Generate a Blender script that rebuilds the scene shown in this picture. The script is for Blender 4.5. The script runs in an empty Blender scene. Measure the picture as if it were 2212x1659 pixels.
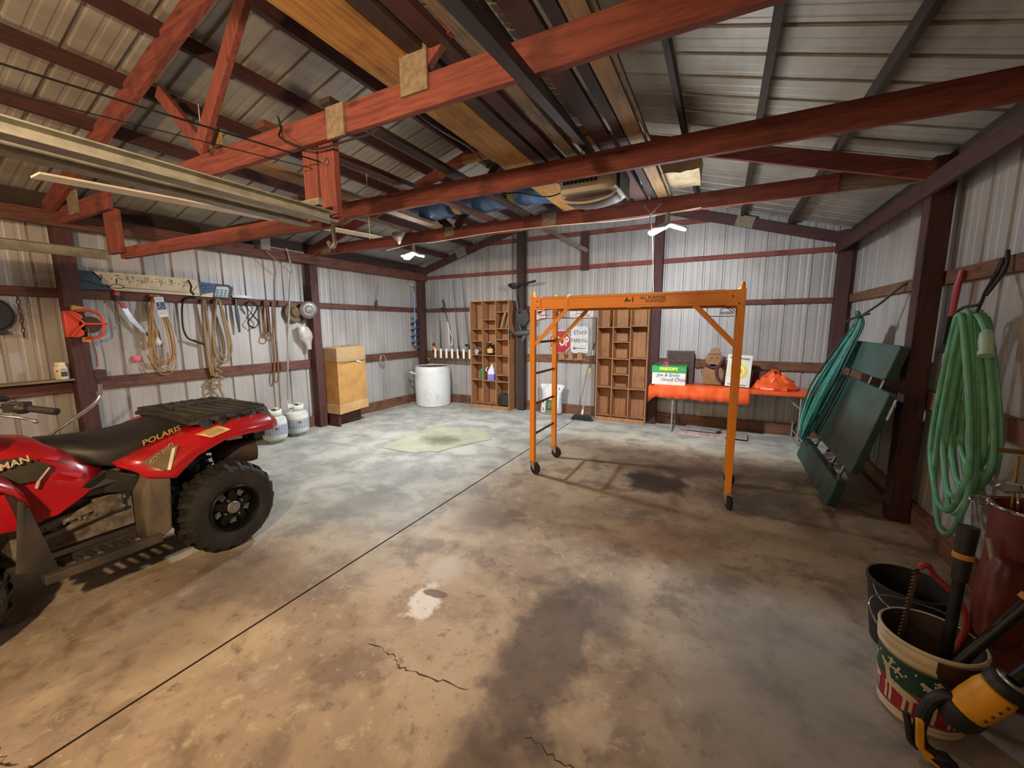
import bpy, math, random
from mathutils import Vector, Matrix
V = Vector
scene = bpy.context.scene
COL = scene.collection

# ------------------------------------------------------------------ camera, world, exposure
F_PX, YAW, PITCH, ROLL, EYE = 872.4657, -0.4765, -0.1432, -0.0037, 1.6783
cam_data = bpy.data.cameras.new('camera')
cam_data.sensor_fit = 'HORIZONTAL'
cam_data.sensor_width = 36.0
cam_data.lens = 36.0 * F_PX / 2212.0
cam_data.clip_start = 0.02
cam = bpy.data.objects.new('camera', cam_data)
COL.objects.link(cam)
_f = V((math.sin(YAW) * math.cos(PITCH), math.cos(YAW) * math.cos(PITCH), math.sin(PITCH)))
_r0 = V((math.cos(YAW), -math.sin(YAW), 0))
_u0 = _r0.cross(_f)
_r = math.cos(ROLL) * _r0 + math.sin(ROLL) * _u0
_u = -math.sin(ROLL) * _r0 + math.cos(ROLL) * _u0
m = Matrix((_r, _u, -_f)).transposed().to_4x4()
m.translation = V((0, 0, EYE))
cam.matrix_world = m
scene.camera = cam

world = bpy.data.worlds.new('world')
scene.world = world
world.use_nodes = True
world.node_tree.nodes['Background'].inputs[0].default_value = (0.75, 0.85, 1.0, 1)
world.node_tree.nodes['Background'].inputs[1].default_value = 0.1
vs = scene.view_settings
vs.view_transform = 'Standard'
vs.look = 'None'
vs.gamma = 1.0
vs.use_curve_mapping = False
vs.exposure = 0.6
LED_LEFT = 92.0
LED_RIGHT = 85.0
LED_SPILL = 0.22
LED_COLOR = (0.86, 0.93, 1.0)
WARM_WATTS = 300.0
WARM_ALL_ROUND = 0.08
WARM_COLOR = (1.0, 0.70, 0.42)


# ------------------------------------------------------------------ materials
def lin(c):
    if isinstance(c, str):
        c = [int(c[i:i + 2], 16) / 255 for i in (0, 2, 4)]
        c = [x / 12.92 if x <= 0.04045 else ((x + 0.055) / 1.055) ** 2.4 for x in c]
    return (c[0], c[1], c[2], 1.0)


class Nodes:
    def __init__(self, name):
        self.mat = bpy.data.materials.new(name)
        self.mat.use_nodes = True
        self.nt = self.mat.node_tree
        self.b = self.nt.nodes['Principled BSDF']

    def n(self, typ, **kw):
        nd = self.nt.nodes.new(typ)
        for k, v in kw.items():
            setattr(nd, k, v)
        return nd

    def l(self, a, b):
        self.nt.links.new(a, b)

    def val(self, sock, v):
        if hasattr(v, 'links') or hasattr(v, 'is_linked'):
            self.l(v, sock)
        else:
            sock.default_value = v

    def coord(self, scale=(1, 1, 1)):
        t = self.n('ShaderNodeTexCoord')
        mp = self.n('ShaderNodeMapping')
        mp.inputs['Scale'].default_value = scale
        self.l(t.outputs['Object'], mp.inputs['Vector'])
        return mp.outputs['Vector']

    def noise(self, vec, scale, detail=4, rough=0.55, dist=0.0):
        nd = self.n('ShaderNodeTexNoise')
        nd.inputs['Scale'].default_value = scale
        nd.inputs['Detail'].default_value = detail
        nd.inputs['Roughness'].default_value = rough
        nd.inputs['Distortion'].default_value = dist
        self.l(vec, nd.inputs['Vector'])
        return nd.outputs['Fac']

    def ramp(self, fac, a, b, lo=0.0, hi=1.0):
        r = self.n('ShaderNodeMapRange')
        r.interpolation_type = 'SMOOTHSTEP'
        self.l(fac, r.inputs['Value'])
        r.inputs['From Min'].default_value = a
        r.inputs['From Max'].default_value = b
        r.inputs['To Min'].default_value = lo
        r.inputs['To Max'].default_value = hi
        return r.outputs['Result']

    def math(self, op, a, b=0.0):
        nd = self.n('ShaderNodeMath', operation=op)
        self.val(nd.inputs[0], a)
        self.val(nd.inputs[1], b)
        return nd.outputs[0]

    def mix(self, fac, c1, c2, mode='MIX'):
        nd = self.n('ShaderNodeMix', data_type='RGBA', blend_type=mode)
        self.val(nd.inputs[0], fac)
        self.val(nd.inputs[6], c1)
        self.val(nd.inputs[7], c2)
        return nd.outputs[2]

    def bump(self, h, strength, dist=0.01):
        nd = self.n('ShaderNodeBump')
        nd.inputs['Strength'].default_value = strength
        nd.inputs['Distance'].default_value = dist
        self.l(h, nd.inputs['Height'])
        self.l(nd.outputs['Normal'], self.b.inputs['Normal'])


_MATS = {}


def mat(name, c, rough=0.6, metal=0.0, c2=None, scale=6.0, stretch=(1, 1, 1), lo=0.35, hi=0.7, bump=0.0, bscale=None,
        emit=0.0, alpha=1.0, coat=0.0, spec=0.5):
    if name in _MATS:
        return _MATS[name]
    k = Nodes(name)
    c = lin(c)
    if c2 is None:
        c2 = [x * 0.82 for x in c[:3]]
    c2 = lin(c2)
    vec = k.coord(stretch)
    f = k.noise(vec, scale, 5)
    col = k.mix(k.ramp(f, lo, hi), c, c2)
    k.l(col, k.b.inputs['Base Color'])
    k.b.inputs['Roughness'].default_value = rough
    k.b.inputs['Metallic'].default_value = metal
    k.b.inputs['Specular IOR Level'].default_value = spec
    if coat:
        k.b.inputs['Coat Weight'].default_value = coat
        k.b.inputs['Coat Roughness'].default_value = 0.15
    if bump:
        k.bump(k.noise(vec, bscale or scale * 4, 3), bump)
    if emit:
        k.b.inputs['Emission Color'].default_value = c
        k.b.inputs['Emission Strength'].default_value = emit
    if alpha < 1:
        k.b.inputs['Alpha'].default_value = alpha
    _MATS[name] = k.mat
    return k.mat


def wood(name, c, c2, axis, rough=0.75, grain=1.0, knots=True):
    """Boards: grain stretched along one axis, blotchy staining, a few knots."""
    if name in _MATS:
        return _MATS[name]
    k = Nodes(name)
    st = [9, 9, 9]
    st['xyz'.index(axis)] = 0.7
    vec = k.coord(tuple(st))
    g = k.noise(vec, 5.0, 6, 0.65, 0.6)
    big = k.noise(k.coord((1, 1, 1)), 3.5, 3)
    col = k.mix(k.ramp(g, 0.35, 0.68), lin(c), lin(c2))
    d = [x * 0.55 for x in lin(c2)[:3]]
    col = k.mix(k.ramp(big, 0.52, 0.75, 0, 0.65), col, lin(d))
    if knots:
        kv = k.n('ShaderNodeTexVoronoi')
        st2 = [7, 7, 7]
        st2['xyz'.index(axis)] = 2.6
        k.l(k.coord(tuple(st2)), kv.inputs['Vector'])
        kv.inputs['Scale'].default_value = 1.0
        col = k.mix(k.ramp(kv.outputs['Distance'], 0.05, 0.16, 0.7, 0.0), col, lin([x * 0.35 for x in lin(c2)[:3]]))
    k.l(col, k.b.inputs['Base Color'])
    k.b.inputs['Roughness'].default_value = rough
    k.bump(g, 0.25 * grain)
    _MATS[name] = k.mat
    return k.mat


RED = {a: wood('red_stained_wood_' + a, '85463a', '663029', a) for a in 'xyz'}
MAROON = {a: wood('dark_maroon_wood_' + a, '4e2a26', '38201e', a) for a in 'xyz'}
BROWN = {a: wood('brown_stained_wood_' + a, '6b4030', '472a22', a) for a in 'xyz'}
RAW = {a: wood('raw_lumber_' + a, 'a8875f', '8a6a48', a) for a in 'xyz'}
GREYW = {a: wood('weathered_lumber_' + a, '8a7a66', '645546', a) for a in 'xyz'}
DARKW = {a: wood('dark_lumber_' + a, '3e2c24', '2a1d19', a) for a in 'xyz'}
TREATED = {a: wood('skirting_wood_' + a, '7a5238', '573624', a) for a in 'xyz'}
PLY = wood('cubby_plywood', 'a87850', '8f6240', 'z', knots=False)
SHEET = mat('wall_sheet_metal', 'a7a29e', 0.5, 0.1, '908a84', 1.6, (1, 1, 0.5), 0.4, 0.75)
ROOFM = mat('roof_sheet_metal', '9c968c', 0.5, 0.1, '877f74', 2.0, (2, 0.5, 1), 0.4, 0.7)
GALV = mat('galvanised_steel', 'a09f94', 0.45, 0.3, '86857a', 14)
STEEL = mat('bright_steel', 'c2c2c2', 0.25, 0.95, 'a8a8a8', 20)
CHROME = mat('chrome', 'dcdcdc', 0.12, 1.0)
BRASS = mat('aged_brass', '9a7b45', 0.35, 0.9)
BLACK = mat('black_plastic', '1c1b1b', 0.5, 0, '262423', 9)
BLACKM = mat('black_metal', '201f20', 0.42, 0.5, '2b2a2a', 9)
RUBBER = mat('black_rubber', '191817', 0.75, 0, '2b2724', 7, bump=0.15)
DUSTY = mat('dusty_black_plastic', '2c2926', 0.65, 0, '54483a', 4, lo=0.4, hi=0.8)
GREYP = mat('grey_plastic', '8d8b88', 0.5)
WHITE = mat('white_plastic', 'd8d6d0', 0.45, 0, 'c4c0b6', 5)
ATVRED = mat('glossy_red_plastic', 'b3151c', 0.28, 0, '9c1018', 3, coat=0.35)
SEATM = mat('black_vinyl', '242120', 0.5, 0, '1c1a19', 6, bump=0.08, bscale=90)
ORANGE = mat('orange_scaffold_paint', 'fb9c2c', 0.42, 0, 'ee8a22', 5, lo=0.5, hi=0.85)
SRUNG = mat('worn_brown_rung_paint', '7a4a2c', 0.55, 0, '5c3524', 12)
TARP = mat('orange_plastic_sheet', 'e8602c', 0.35, 0, 'd44f20', 7, bump=0.25, bscale=9)
CARD = mat('corrugated_cardboard', 'b08449', 0.75, 0, 'a07240', 5)
CARD2 = mat('pale_cardboard', 'c09a68', 0.75, 0, 'ac8656', 5)
BLUEBAG = mat('blue_plastic_film', '4a70a0', 0.25, 0, '2f5078', 9, bump=0.5, bscale=14, coat=0.3)
GOLD = mat('gold_lettering', 'c8a45a', 0.45, 0.2)
INK = mat('dark_ink', '2a2828', 0.7)
PAPER = mat('white_paper', 'dcd8d0', 0.7)


# ------------------------------------------------------------------ mesh building
def basis(d, up=None):
    d = V(d).normalized()
    up = V(up) if up is not None else (V((0, 0, 1)) if abs(d.z) < 0.95 else V((1, 0, 0)))
    s = d.cross(up).normalized()
    return d, s, s.cross(d).normalized()


class B:
    def __init__(self):
        self.v, self.f, self.mi, self.cur, self.mats = [], [], [], 0, []

    def m(self, material):
        if material not in self.mats:
            self.mats.append(material)
        self.cur = self.mats.index(material)
        return self

    def add(self, vs, fs):
        o = len(self.v)
        self.v += [V(p) for p in vs]
        for f in fs:
            self.f.append([i + o for i in f])
            self.mi.append(self.cur)
        return self

    def box(self, x0, x1, y0, y1, z0, z1):
        vs = [(x, y, z) for z in (z0, z1) for y in (y0, y1) for x in (x0, x1)]
        return self.add(vs, [(0, 2, 3, 1), (4, 5, 7, 6), (0, 1, 5, 4), (2, 6, 7, 3), (0, 4, 6, 2), (1, 3, 7, 5)])

    def beam(self, p0, p1, w, h, up=None, w1=None, h1=None):
        """Rectangular bar from p0 to p1: w across, h along up."""
        p0, p1 = V(p0), V(p1)
        d, s, u = basis(p1 - p0, up)
        w1, h1 = w1 or w, h1 or h
        vs = []
        for p, a, b in ((p0, w / 2, h / 2), (p1, w1 / 2, h1 / 2)):
            vs += [p - s * a - u * b, p + s * a - u * b, p + s * a + u * b, p - s * a + u * b]
        return self.add(vs, [(3, 2, 1, 0), (4, 5, 6, 7), (0, 1, 5, 4), (1, 2, 6, 5), (2, 3, 7, 6), (3, 0, 4, 7)])

    def cyl(self, p0, p1, r, r1=None, n=16, caps=True):
        p0, p1 = V(p0), V(p1)
        r1 = r if r1 is None else r1
        d, s, u = basis(p1 - p0)
        vs = []
        for p, q in ((p0, r), (p1, r1)):
            vs += [p + (s * math.cos(a) + u * math.sin(a)) * q for a in [2 * math.pi * i / n for i in range(n)]]
        fs = [(i, (i + 1) % n, n + (i + 1) % n, n + i) for i in range(n)]
        if caps:
            fs += [tuple(range(n - 1, -1, -1)), tuple(range(n, 2 * n))]
        return self.add(vs, fs)

    def tube(self, pts, r, n=8, closed=False, rads=None):
        pts = [V(p) for p in pts]
        N = len(pts)
        vs, u = [], None
        for i, p in enumerate(pts):
            a = pts[(i - 1) % N] if (closed or i) else p
            b = pts[(i + 1) % N] if (closed or i < N - 1) else p
            d = (b - a)
            d = d.normalized() if d.length > 1e-9 else V((0, 0, 1))
            if u is None:
                _, s, u = basis(d)
            else:
                u = (u - d * u.dot(d))
                u = u.normalized() if u.length > 1e-6 else basis(d)[2]
                s = d.cross(u)
            q = rads[i] if rads else r
            vs += [p + (s * math.cos(t) + u * math.sin(t)) * q for t in [2 * math.pi * k / n for k in range(n)]]
        fs = []
        for i in range(N if closed else N - 1):
            j = (i + 1) % N
            fs += [(i * n + k, i * n + (k + 1) % n, j * n + (k + 1) % n, j * n + k) for k in range(n)]
        if not closed:
            fs += [tuple(range(n - 1, -1, -1)), tuple((N - 1) * n + k for k in range(n))]
        return self.add(vs, fs)

    def lathe(self, prof, c, axis=(0, 0, 1), n=24, capped=True):
        """prof: (radius, height) pairs along axis from c."""
        c = V(c)
        d, s, u = basis(axis)
        vs = []
        for r, h in prof:
            vs += [c + d * h + (s * math.cos(t) + u * math.sin(t)) * r for t in [2 * math.pi * k / n for k in range(n)]]
        fs = []
        for i in range(len(prof) - 1):
            fs += [(i * n + k, i * n + (k + 1) % n, (i + 1) * n + (k + 1) % n, (i + 1) * n + k) for k in range(n)]
        if capped:
            fs += [tuple(range(n - 1, -1, -1)), tuple((len(prof) - 1) * n + k for k in range(n))]
        return self.add(vs, fs)

    def prism(self, poly, ext):
        """3-D polygon pushed along ext."""
        poly = [V(p) for p in poly]
        n = len(poly)
        e = V(ext)
        return self.add(poly + [p + e for p in poly],
                        [tuple(range(n - 1, -1, -1)), tuple(range(n, 2 * n))] + [(i, (i + 1) % n, n + (i + 1) % n, n + i) for i in range(n)])

    def grid(self, rows, close_u=False):
        nr, nc = len(rows), len(rows[0])
        vs = [p for r in rows for p in r]
        fs = []
        for i in range(nr - 1):
            for j in range(nc if close_u else nc - 1):
                k = (j + 1) % nc
                fs.append((i * nc + j, i * nc + k, (i + 1) * nc + k, (i + 1) * nc + j))
        return self.add(vs, fs)

    def loft(self, rings):
        """Closed rings joined, both ends capped."""
        n = len(rings[0])
        self.grid(rings, True)
        o = len(self.v) - n * len(rings)
        self.f.append([o + i for i in range(n - 1, -1, -1)])
        self.f.append([len(self.v) - n + i for i in range(n)])
        self.mi += [self.cur, self.cur]
        return self

    def ball(self, c, rx, ry=None, rz=None, n=16, m=10, up=(0, 0, 1)):
        ry = rx if ry is None else ry
        rz = rx if rz is None else rz
        c = V(c)
        rings = []
        for i in range(1, m):
            t = math.pi * i / m
            rings.append([c + V((rx * math.sin(t) * math.cos(a), ry * math.sin(t) * math.sin(a), -rz * math.cos(t))) for a in [2 * math.pi * k / n for k in range(n)]])
        return self.loft(rings)

    def text(self, s, origin, right, up, size, mtl=None, align='LEFT', lift=0.0015, xs=1.0, bold=0.0, depth=0.0015):
        if mtl:
            self.m(mtl)
        cu = bpy.data.curves.new('txt', 'FONT')
        cu.body = s
        cu.size = size
        cu.align_x = align
        cu.align_y = 'CENTER'
        cu.extrude = depth
        cu.offset = bold
        cu.resolution_u = 3
        o = bpy.data.objects.new('txt', cu)
        COL.objects.link(o)
        bpy.context.view_layer.update()
        me = bpy.data.meshes.new_from_object(o.evaluated_get(bpy.context.evaluated_depsgraph_get()))
        r, u = V(right).normalized(), V(up).normalized()
        nrm = r.cross(u).normalized()
        u = nrm.cross(r).normalized() if abs(r.dot(u)) > 0.2 and False else u
        vs = [V(origin) + r * (p.co.x * xs) + u * p.co.y + nrm * (p.co.z + lift) for p in me.vertices]
        self.add(vs, [tuple(p.vertices) for p in me.polygons])
        bpy.data.objects.remove(o)
        bpy.data.curves.remove(cu)
        bpy.data.meshes.remove(me)
        return self

    def xf(self, M, start=0):
        for i in range(start, len(self.v)):
            self.v[i] = M @ self.v[i]
        return self


WLOC = {}


def obj(name, b, material=None, parent=None, smooth=True, bevel=0.0, subd=0, solid=0.0, origin=None, angle=35):
    me = bpy.data.meshes.new(name)
    zs = [p.z for p in b.v]
    if origin is None:
        xs, ys = [p.x for p in b.v], [p.y for p in b.v]
        origin = V(((min(xs) + max(xs)) / 2, (min(ys) + max(ys)) / 2, min(zs)))
    origin = V(origin)
    me.from_pydata([tuple(p - origin) for p in b.v], [], [tuple(f) for f in b.f])
    for mm in (b.mats or [material]):
        me.materials.append(mm)
    if b.mats:
        me.polygons.foreach_set('material_index', b.mi)
    if smooth:
        me.polygons.foreach_set('use_smooth', [True] * len(me.polygons))
        me.set_sharp_from_angle(angle=math.radians(angle))
    me.update()
    o = bpy.data.objects.new(name, me)
    COL.objects.link(o)
    WLOC[o.name] = origin
    if parent is not None:
        o.parent = parent
        o.location = origin - WLOC[parent.name]
    else:
        o.location = origin
    if solid:
        md = o.modifiers.new('thick', 'SOLIDIFY')
        md.thickness = solid
        md.offset = 0
    if bevel:
        md = o.modifiers.new('edge', 'BEVEL')
        md.width = bevel
        md.segments = 2
        md.limit_method = 'ANGLE'
    if subd:
        md = o.modifiers.new('round', 'SUBSURF')
        md.levels = md.render_levels = subd
    return o


def tag(o, label, cat, group=None):
    o['label'] = label
    o['category'] = cat
    if group:
        o['group'] = group
    return o


def thing(name, label, cat, loc, group=None):
    o = bpy.data.objects.new(name, None)
    o.empty_display_size = 0.1
    COL.objects.link(o)
    o.location = loc
    WLOC[o.name] = V(loc)
    return tag(o, label, cat, group)


def single(name, b, material, label, cat, group=None, **kw):
    return tag(obj(name, b, material, **kw), label, cat, group)


def struct(name, b, material=None, parent=None, **kw):
    o = obj(name, b, material, parent, **kw)
    if parent is None:
        o['kind'] = 'structure'
    return o


def dup(root, loc, label=None, group=None):
    r = root.copy()
    COL.objects.link(r)
    r.location = loc
    WLOC[r.name] = V(loc)
    if label:
        r['label'] = label
    if group:
        r['group'] = group
    for ch in list(root.children):
        c = ch.copy()
        COL.objects.link(c)
        c.parent = r
        for g in list(ch.children):
            d = g.copy()
            COL.objects.link(d)
            d.parent = c
    return r


def curve(pts, n=8):
    """Catmull-Rom through pts."""
    pts = [V(p) for p in pts]
    out = []
    for i in range(len(pts) - 1):
        a, b, c, d = pts[max(i - 1, 0)], pts[i], pts[i + 1], pts[min(i + 2, len(pts) - 1)]
        for k in range(n):
            t = k / n
            out.append(0.5 * ((2 * b) + (c - a) * t + (2 * a - 5 * b + 4 * c - d) * t * t + (3 * b - a - 3 * c + d) * t ** 3))
    return out + [pts[-1]]

# ------------------------------------------------------------------ dimensions of the pole barn
XL, XR, YB, YF = -6.09, 1.565, 7.31, -1.14      # wall sheets
RIDGE, SLOPE = -2.26, 0.29
SPAN = 3.484


def chord_z(x):          # lower edge of the rafters
    return 2.817 + SLOPE * (SPAN - abs(x - RIDGE))


def sheet_z(x):          # roof sheet
    return chord_z(x) + 0.27


# ------------------------------------------------------------------ floor
def floor_material():
    k = Nodes('stained_concrete_and_light')
    vec = k.coord((1, 1, 1))
    sep = k.n('ShaderNodeSeparateXYZ')
    k.l(vec, sep.inputs[0])
    X, Y = sep.outputs[0], sep.outputs[1]
    n1 = k.noise(vec, 1.1, 6, 0.6, 0.4)
    n2 = k.noise(vec, 2.8, 6, 0.62, 0.25)
    n3 = k.noise(vec, 26, 4, 0.6)
    wob = k.noise(vec, 2.6, 4, 0.6)
    wob2 = k.noise(vec, 7, 4, 0.6)
    n4 = k.noise(vec, 10, 8, 0.74, 0.2)
    n5 = k.noise(k.coord((0.8, 1.6, 1)), 1.8, 7, 0.66, 0.35)
    col = k.mix(k.ramp(n2, 0.38, 0.62), lin('b4b2a6'), lin('95938a'))
    col = k.mix(k.ramp(n5, 0.5, 0.68, 0, 0.55), col, lin('6c6c65'))
    col = k.mix(k.ramp(n4, 0.56, 0.7, 0, 0.3), col, lin('7d7866'))
    # dirty brown plus painted warm lamplight, right-hand bay and door end
    right = k.ramp(k.math('ADD', X, k.math('MULTIPLY', wob, 0.5)), -2.3, -1.5)
    door = k.ramp(k.math('ADD', Y, k.math('MULTIPLY', wob, 1.5)), 3.6, 1.8)
    dirt_and_warmth = k.math('MAXIMUM', k.math('MULTIPLY', right, k.ramp(Y, 6.9, 5.2)), door)
    tan = k.mix(k.ramp(n1, 0.40, 0.60), lin('b8a284'), lin('968068'))
    tan = k.mix(k.ramp(n2, 0.50, 0.64, 0, 0.8), tan, lin('715d4b'))
    tan = k.mix(k.ramp(n4, 0.55, 0.66, 0, 0.7), tan, lin('5c4c3c'))
    tan = k.mix(k.ramp(n4, 0.45, 0.36, 0, 0.55), tan, lin('c6b496'))
    col = k.mix(k.math('MULTIPLY', dirt_and_warmth, 0.85), col, tan)
    grey = k.math('MULTIPLY', k.ramp(k.math('ADD', X, k.math('MULTIPLY', wob, 0.9)), 0.1, 0.9), k.ramp(Y, 3.2, 2.4))
    col = k.mix(k.math('MULTIPLY', grey, 0.7), col, k.mix(k.ramp(n2, 0.4, 0.62), lin('97918a'), lin('6d675f')))
    # pale worn patches
    col = k.mix(k.ramp(k.noise(vec, 2.1, 7, 0.68, 0.9), 0.58, 0.7, 0, 0.5), col, lin('b9b0a0'))

    def stain_or_lighting(cx, cy, rx, ry, ang, color, strength, soft=0.55, wobble=0.55, fine=0.25):  # draws real stains as well as painted shadow and glare
        nonlocal col
        ca, sa = math.cos(ang), math.sin(ang)
        dx, dy = k.math('SUBTRACT', X, cx), k.math('SUBTRACT', Y, cy)
        px = k.math('DIVIDE', k.math('ADD', k.math('MULTIPLY', dx, ca), k.math('MULTIPLY', dy, sa)), rx)
        py = k.math('DIVIDE', k.math('SUBTRACT', k.math('MULTIPLY', dy, ca), k.math('MULTIPLY', dx, sa)), ry)
        r = k.math('SQRT', k.math('ADD', k.math('MULTIPLY', px, px), k.math('MULTIPLY', py, py)))
        r = k.math('ADD', r, k.math('MULTIPLY', k.math('SUBTRACT', wob, 0.5), wobble * 2))
        r = k.math('ADD', r, k.math('MULTIPLY', k.math('SUBTRACT', wob2, 0.5), fine * 2))
        col = k.mix(k.ramp(r, 1.0, 1.0 - soft, 0, strength), col, lin(color))

    stain_or_lighting(-0.56, 4.42, 0.36, 0.42, 0.5, '2e251c', 0.92, 0.45)          # oil under the scaffold
    stain_or_lighting(-0.2, 4.95, 1.1, 0.6, 0.1, '463a2e', 0.75, 0.9)  # shadow of the scaffold deck, deepened in the floor colour
    stain_or_lighting(0.45, 4.4, 0.75, 0.6, 0.3, '463a2e', 0.75, 0.9)  # right part of the painted deck shadow
    stain_or_lighting(-0.72, 1.75, 0.27, 0.85, 0.02, '4e4038', 0.75, 0.5, 0.5, 0.45)      # dark strip along the right bay
    stain_or_lighting(-0.50, 2.2, 0.2, 0.35, 0.1, '5a4b42', 0.6, 0.6)
    stain_or_lighting(-0.62, 1.15, 0.42, 0.4, 0.0, '574739', 0.55, 0.8)
    stain_or_lighting(-1.75, 2.9, 0.35, 0.6, 0.3, '6f665c', 0.5, 0.9)
    stain_or_lighting(-0.3, 3.2, 0.8, 0.4, 0.2, '8f6f55', 0.5, 0.8)
    stain_or_lighting(-2.9, 2.6, 0.55, 0.5, 0.2, '6d6a64', 0.5, 0.9)
    stain_or_lighting(-3.1, 3.4, 0.8, 0.3, 0.1, '77746d', 0.5, 0.9)
    stain_or_lighting(-2.75, 1.45, 0.75, 0.5, 0.4, '5a4937', 0.6, 0.9)              # darker brown patches by the vehicle
    stain_or_lighting(-2.6, 0.8, 0.5, 0.9, 0.0, '5d4b38', 0.5, 0.9)
    stain_or_lighting(0.3, 2.0, 0.6, 0.9, 0.1, '8f8a80', 0.5, 0.9)
    stain_or_lighting(-1.53, 1.77, 0.12, 0.18, 0.2, 'e4e2e0', 0.92, 0.4, 0.9, 1.1)   # glare of the left shop light, painted white
    stain_or_lighting(-1.62, 2.1, 0.16, 0.25, 0.2, 'c2bcb2', 0.7, 0.8, 0.6, 0.6)
    stain_or_lighting(-1.51, 1.86, 0.1, 0.045, 0.1, '6e5037', 0.9, 0.3, 0.3, 0.5)
    col = k.mix(k.ramp(n3, 0.62, 0.75, 0, 0.4), col, lin('5a5047'))
    k.l(col, k.b.inputs['Base Color'])
    k.l(k.ramp(n1, 0.3, 0.7, 0.5, 0.72), k.b.inputs['Roughness'])
    k.bump(k.math('ADD', k.math('ADD', n3, n2), n4), 0.2)
    return k.mat


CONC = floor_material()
GROOVE = mat('dirty_joint', '3b2c20', 0.9)
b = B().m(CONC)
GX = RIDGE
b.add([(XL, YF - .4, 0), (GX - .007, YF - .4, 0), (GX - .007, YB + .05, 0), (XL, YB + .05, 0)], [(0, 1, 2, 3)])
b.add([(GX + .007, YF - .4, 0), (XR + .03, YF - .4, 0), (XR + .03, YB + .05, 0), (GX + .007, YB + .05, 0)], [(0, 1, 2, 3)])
b.m(GROOVE)
b.add([(GX - .007, YF - .4, 0), (GX - .007, YB + .05, 0), (GX - .007, YF - .4, -.012), (GX - .007, YB + .05, -.012),
       (GX + .007, YF - .4, -.012), (GX + .007, YB + .05, -.012), (GX + .007, YF - .4, 0), (GX + .007, YB + .05, 0)],
      [(0, 1, 3, 2), (2, 3, 5, 4), (4, 5, 7, 6)])
random.seed(4)


def crack(pts, w):
    c = curve(pts, 6)
    c = [p + V((random.uniform(-.01, .01), random.uniform(-.012, .012), .0008)) for p in c]
    vs = []
    for i, p in enumerate(c):
        q = w * random.uniform(0.3, 1.1)
        vs += [p + V((0, -q, 0)), p + V((0, q, 0))]
    b.add(vs, [(2 * i, 2 * i + 2, 2 * i + 3, 2 * i + 1) for i in range(len(c) - 1)])


crack([(-1.57, 1.378, 0), (-1.42, 1.37, 0), (-1.35, 1.34, 0), (-1.264, 1.335, 0), (-1.076, 1.365, 0), (-.946, 1.38, 0)], .004)
crack([(-.62, 1.31, 0), (-.5, 1.29, 0), (-.4, 1.27, 0), (-.2, 1.2, 0)], .003)
crack([(-2.6, .28, 0), (-2.42, .29, 0), (-2.33, .30, 0), (-2.27, .33, 0)], .006)
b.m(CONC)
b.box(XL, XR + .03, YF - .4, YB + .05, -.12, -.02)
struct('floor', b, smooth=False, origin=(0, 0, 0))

# ------------------------------------------------------------------ ribbed steel sheets
PITCHW = 0.285


def profile(length, phase=0.0):
    """(distance along, depth) of a ribbed sheet; depth is outward."""
    base = [(0.0, 0.0), (0.055, 0.0), (0.065, 0.0035), (0.085, 0.0035), (0.095, 0.0), (0.15, 0.0), (0.16, 0.0035), (0.18, 0.0035), (0.19, 0.0),
            (0.228, 0.0), (0.236, 0.024), (0.262, 0.024), (0.270, 0.0)]
    out = [(0.0, 0.0)]
    k = -1
    while True:
        s = k * PITCHW + phase
        if s > length:
            break
        out += [(s + a, d) for a, d in base if 0 < s + a < length]
        k += 1
    return out + [(length, 0.0)]


def sheet_wall(name, p0, p1, out, top):
    """Vertical ribbed wall from p0 to p1 (xy), outward normal out, top(x,y)->z."""
    p0, p1, out = V(p0), V(p1), V(out)
    d = (p1 - p0)
    L = d.length
    d.normalize()
    lo, hi = [], []
    for s, q in profile(L, 0.11):
        p = p0 + d * s + out * q
        lo.append(V((p.x, p.y, -.01)))
        hi.append(V((p.x, p.y, top(p.x, p.y))))
    return struct(name, B().grid([lo, hi]), SHEET, smooth=False)


pr = sheet_wall('wall_back', (XL, YB, 0), (XR, YB, 0), (0, 1, 0), lambda x, y: sheet_z(x) - .01)
sheet_wall('wall_left', (XL, YF, 0), (XL, YB, 0), (-1, 0, 0), lambda x, y: sheet_z(XL))
sheet_wall('wall_right', (XR, YF, 0), (XR, YB, 0), (1, 0, 0), lambda x, y: sheet_z(XR))

# front wall with its two closed overhead doors (behind the photographer)
b = B()
doors = [(-4.95, -2.45), (-1.95, 0.55)]
edges = [XL] + [e for d in doors for e in d] + [XR]
for i in range(0, len(edges), 2):
    b.add([(edges[i], YF, 0), (edges[i + 1], YF, 0), (edges[i + 1], YF, sheet_z(edges[i + 1])), (edges[i], YF, sheet_z(edges[i]))], [(0, 1, 2, 3)])
for x0, x1 in doors:
    b.add([(x0, YF, 2.25), (x1, YF, 2.25), (x1, YF, sheet_z(x1)), (x0, YF, sheet_z(x0))], [(0, 1, 2, 3)])
struct('wall_front', b, SHEET, smooth=False)
for i, (x0, x1) in enumerate(doors):
    b = B()
    for k in range(4):
        b.box(x0 + .01, x1 - .01, YF - .05, YF - .005, .005 + k * .56, .555 + k * .56)
    struct('door_%d' % (i + 1), b, WHITE, smooth=False, bevel=.006)

# roof: two ribbed slopes
b = B()
for sx in (-1, 1):
    x_e = XL - .02 if sx < 0 else XR + .02
    a, c = [], []
    for s, q in profile(YB + .05 - YF + .1, 0.02):
        y = YF - .1 + s
        a.append(V((x_e, y, sheet_z(x_e) + q)))
        c.append(V((RIDGE, y, sheet_z(RIDGE) + q)))
    b.grid([a, c])
struct('ceiling', b, ROOFM, smooth=False)

# ------------------------------------------------------------------ posts
PW = 0.14


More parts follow.
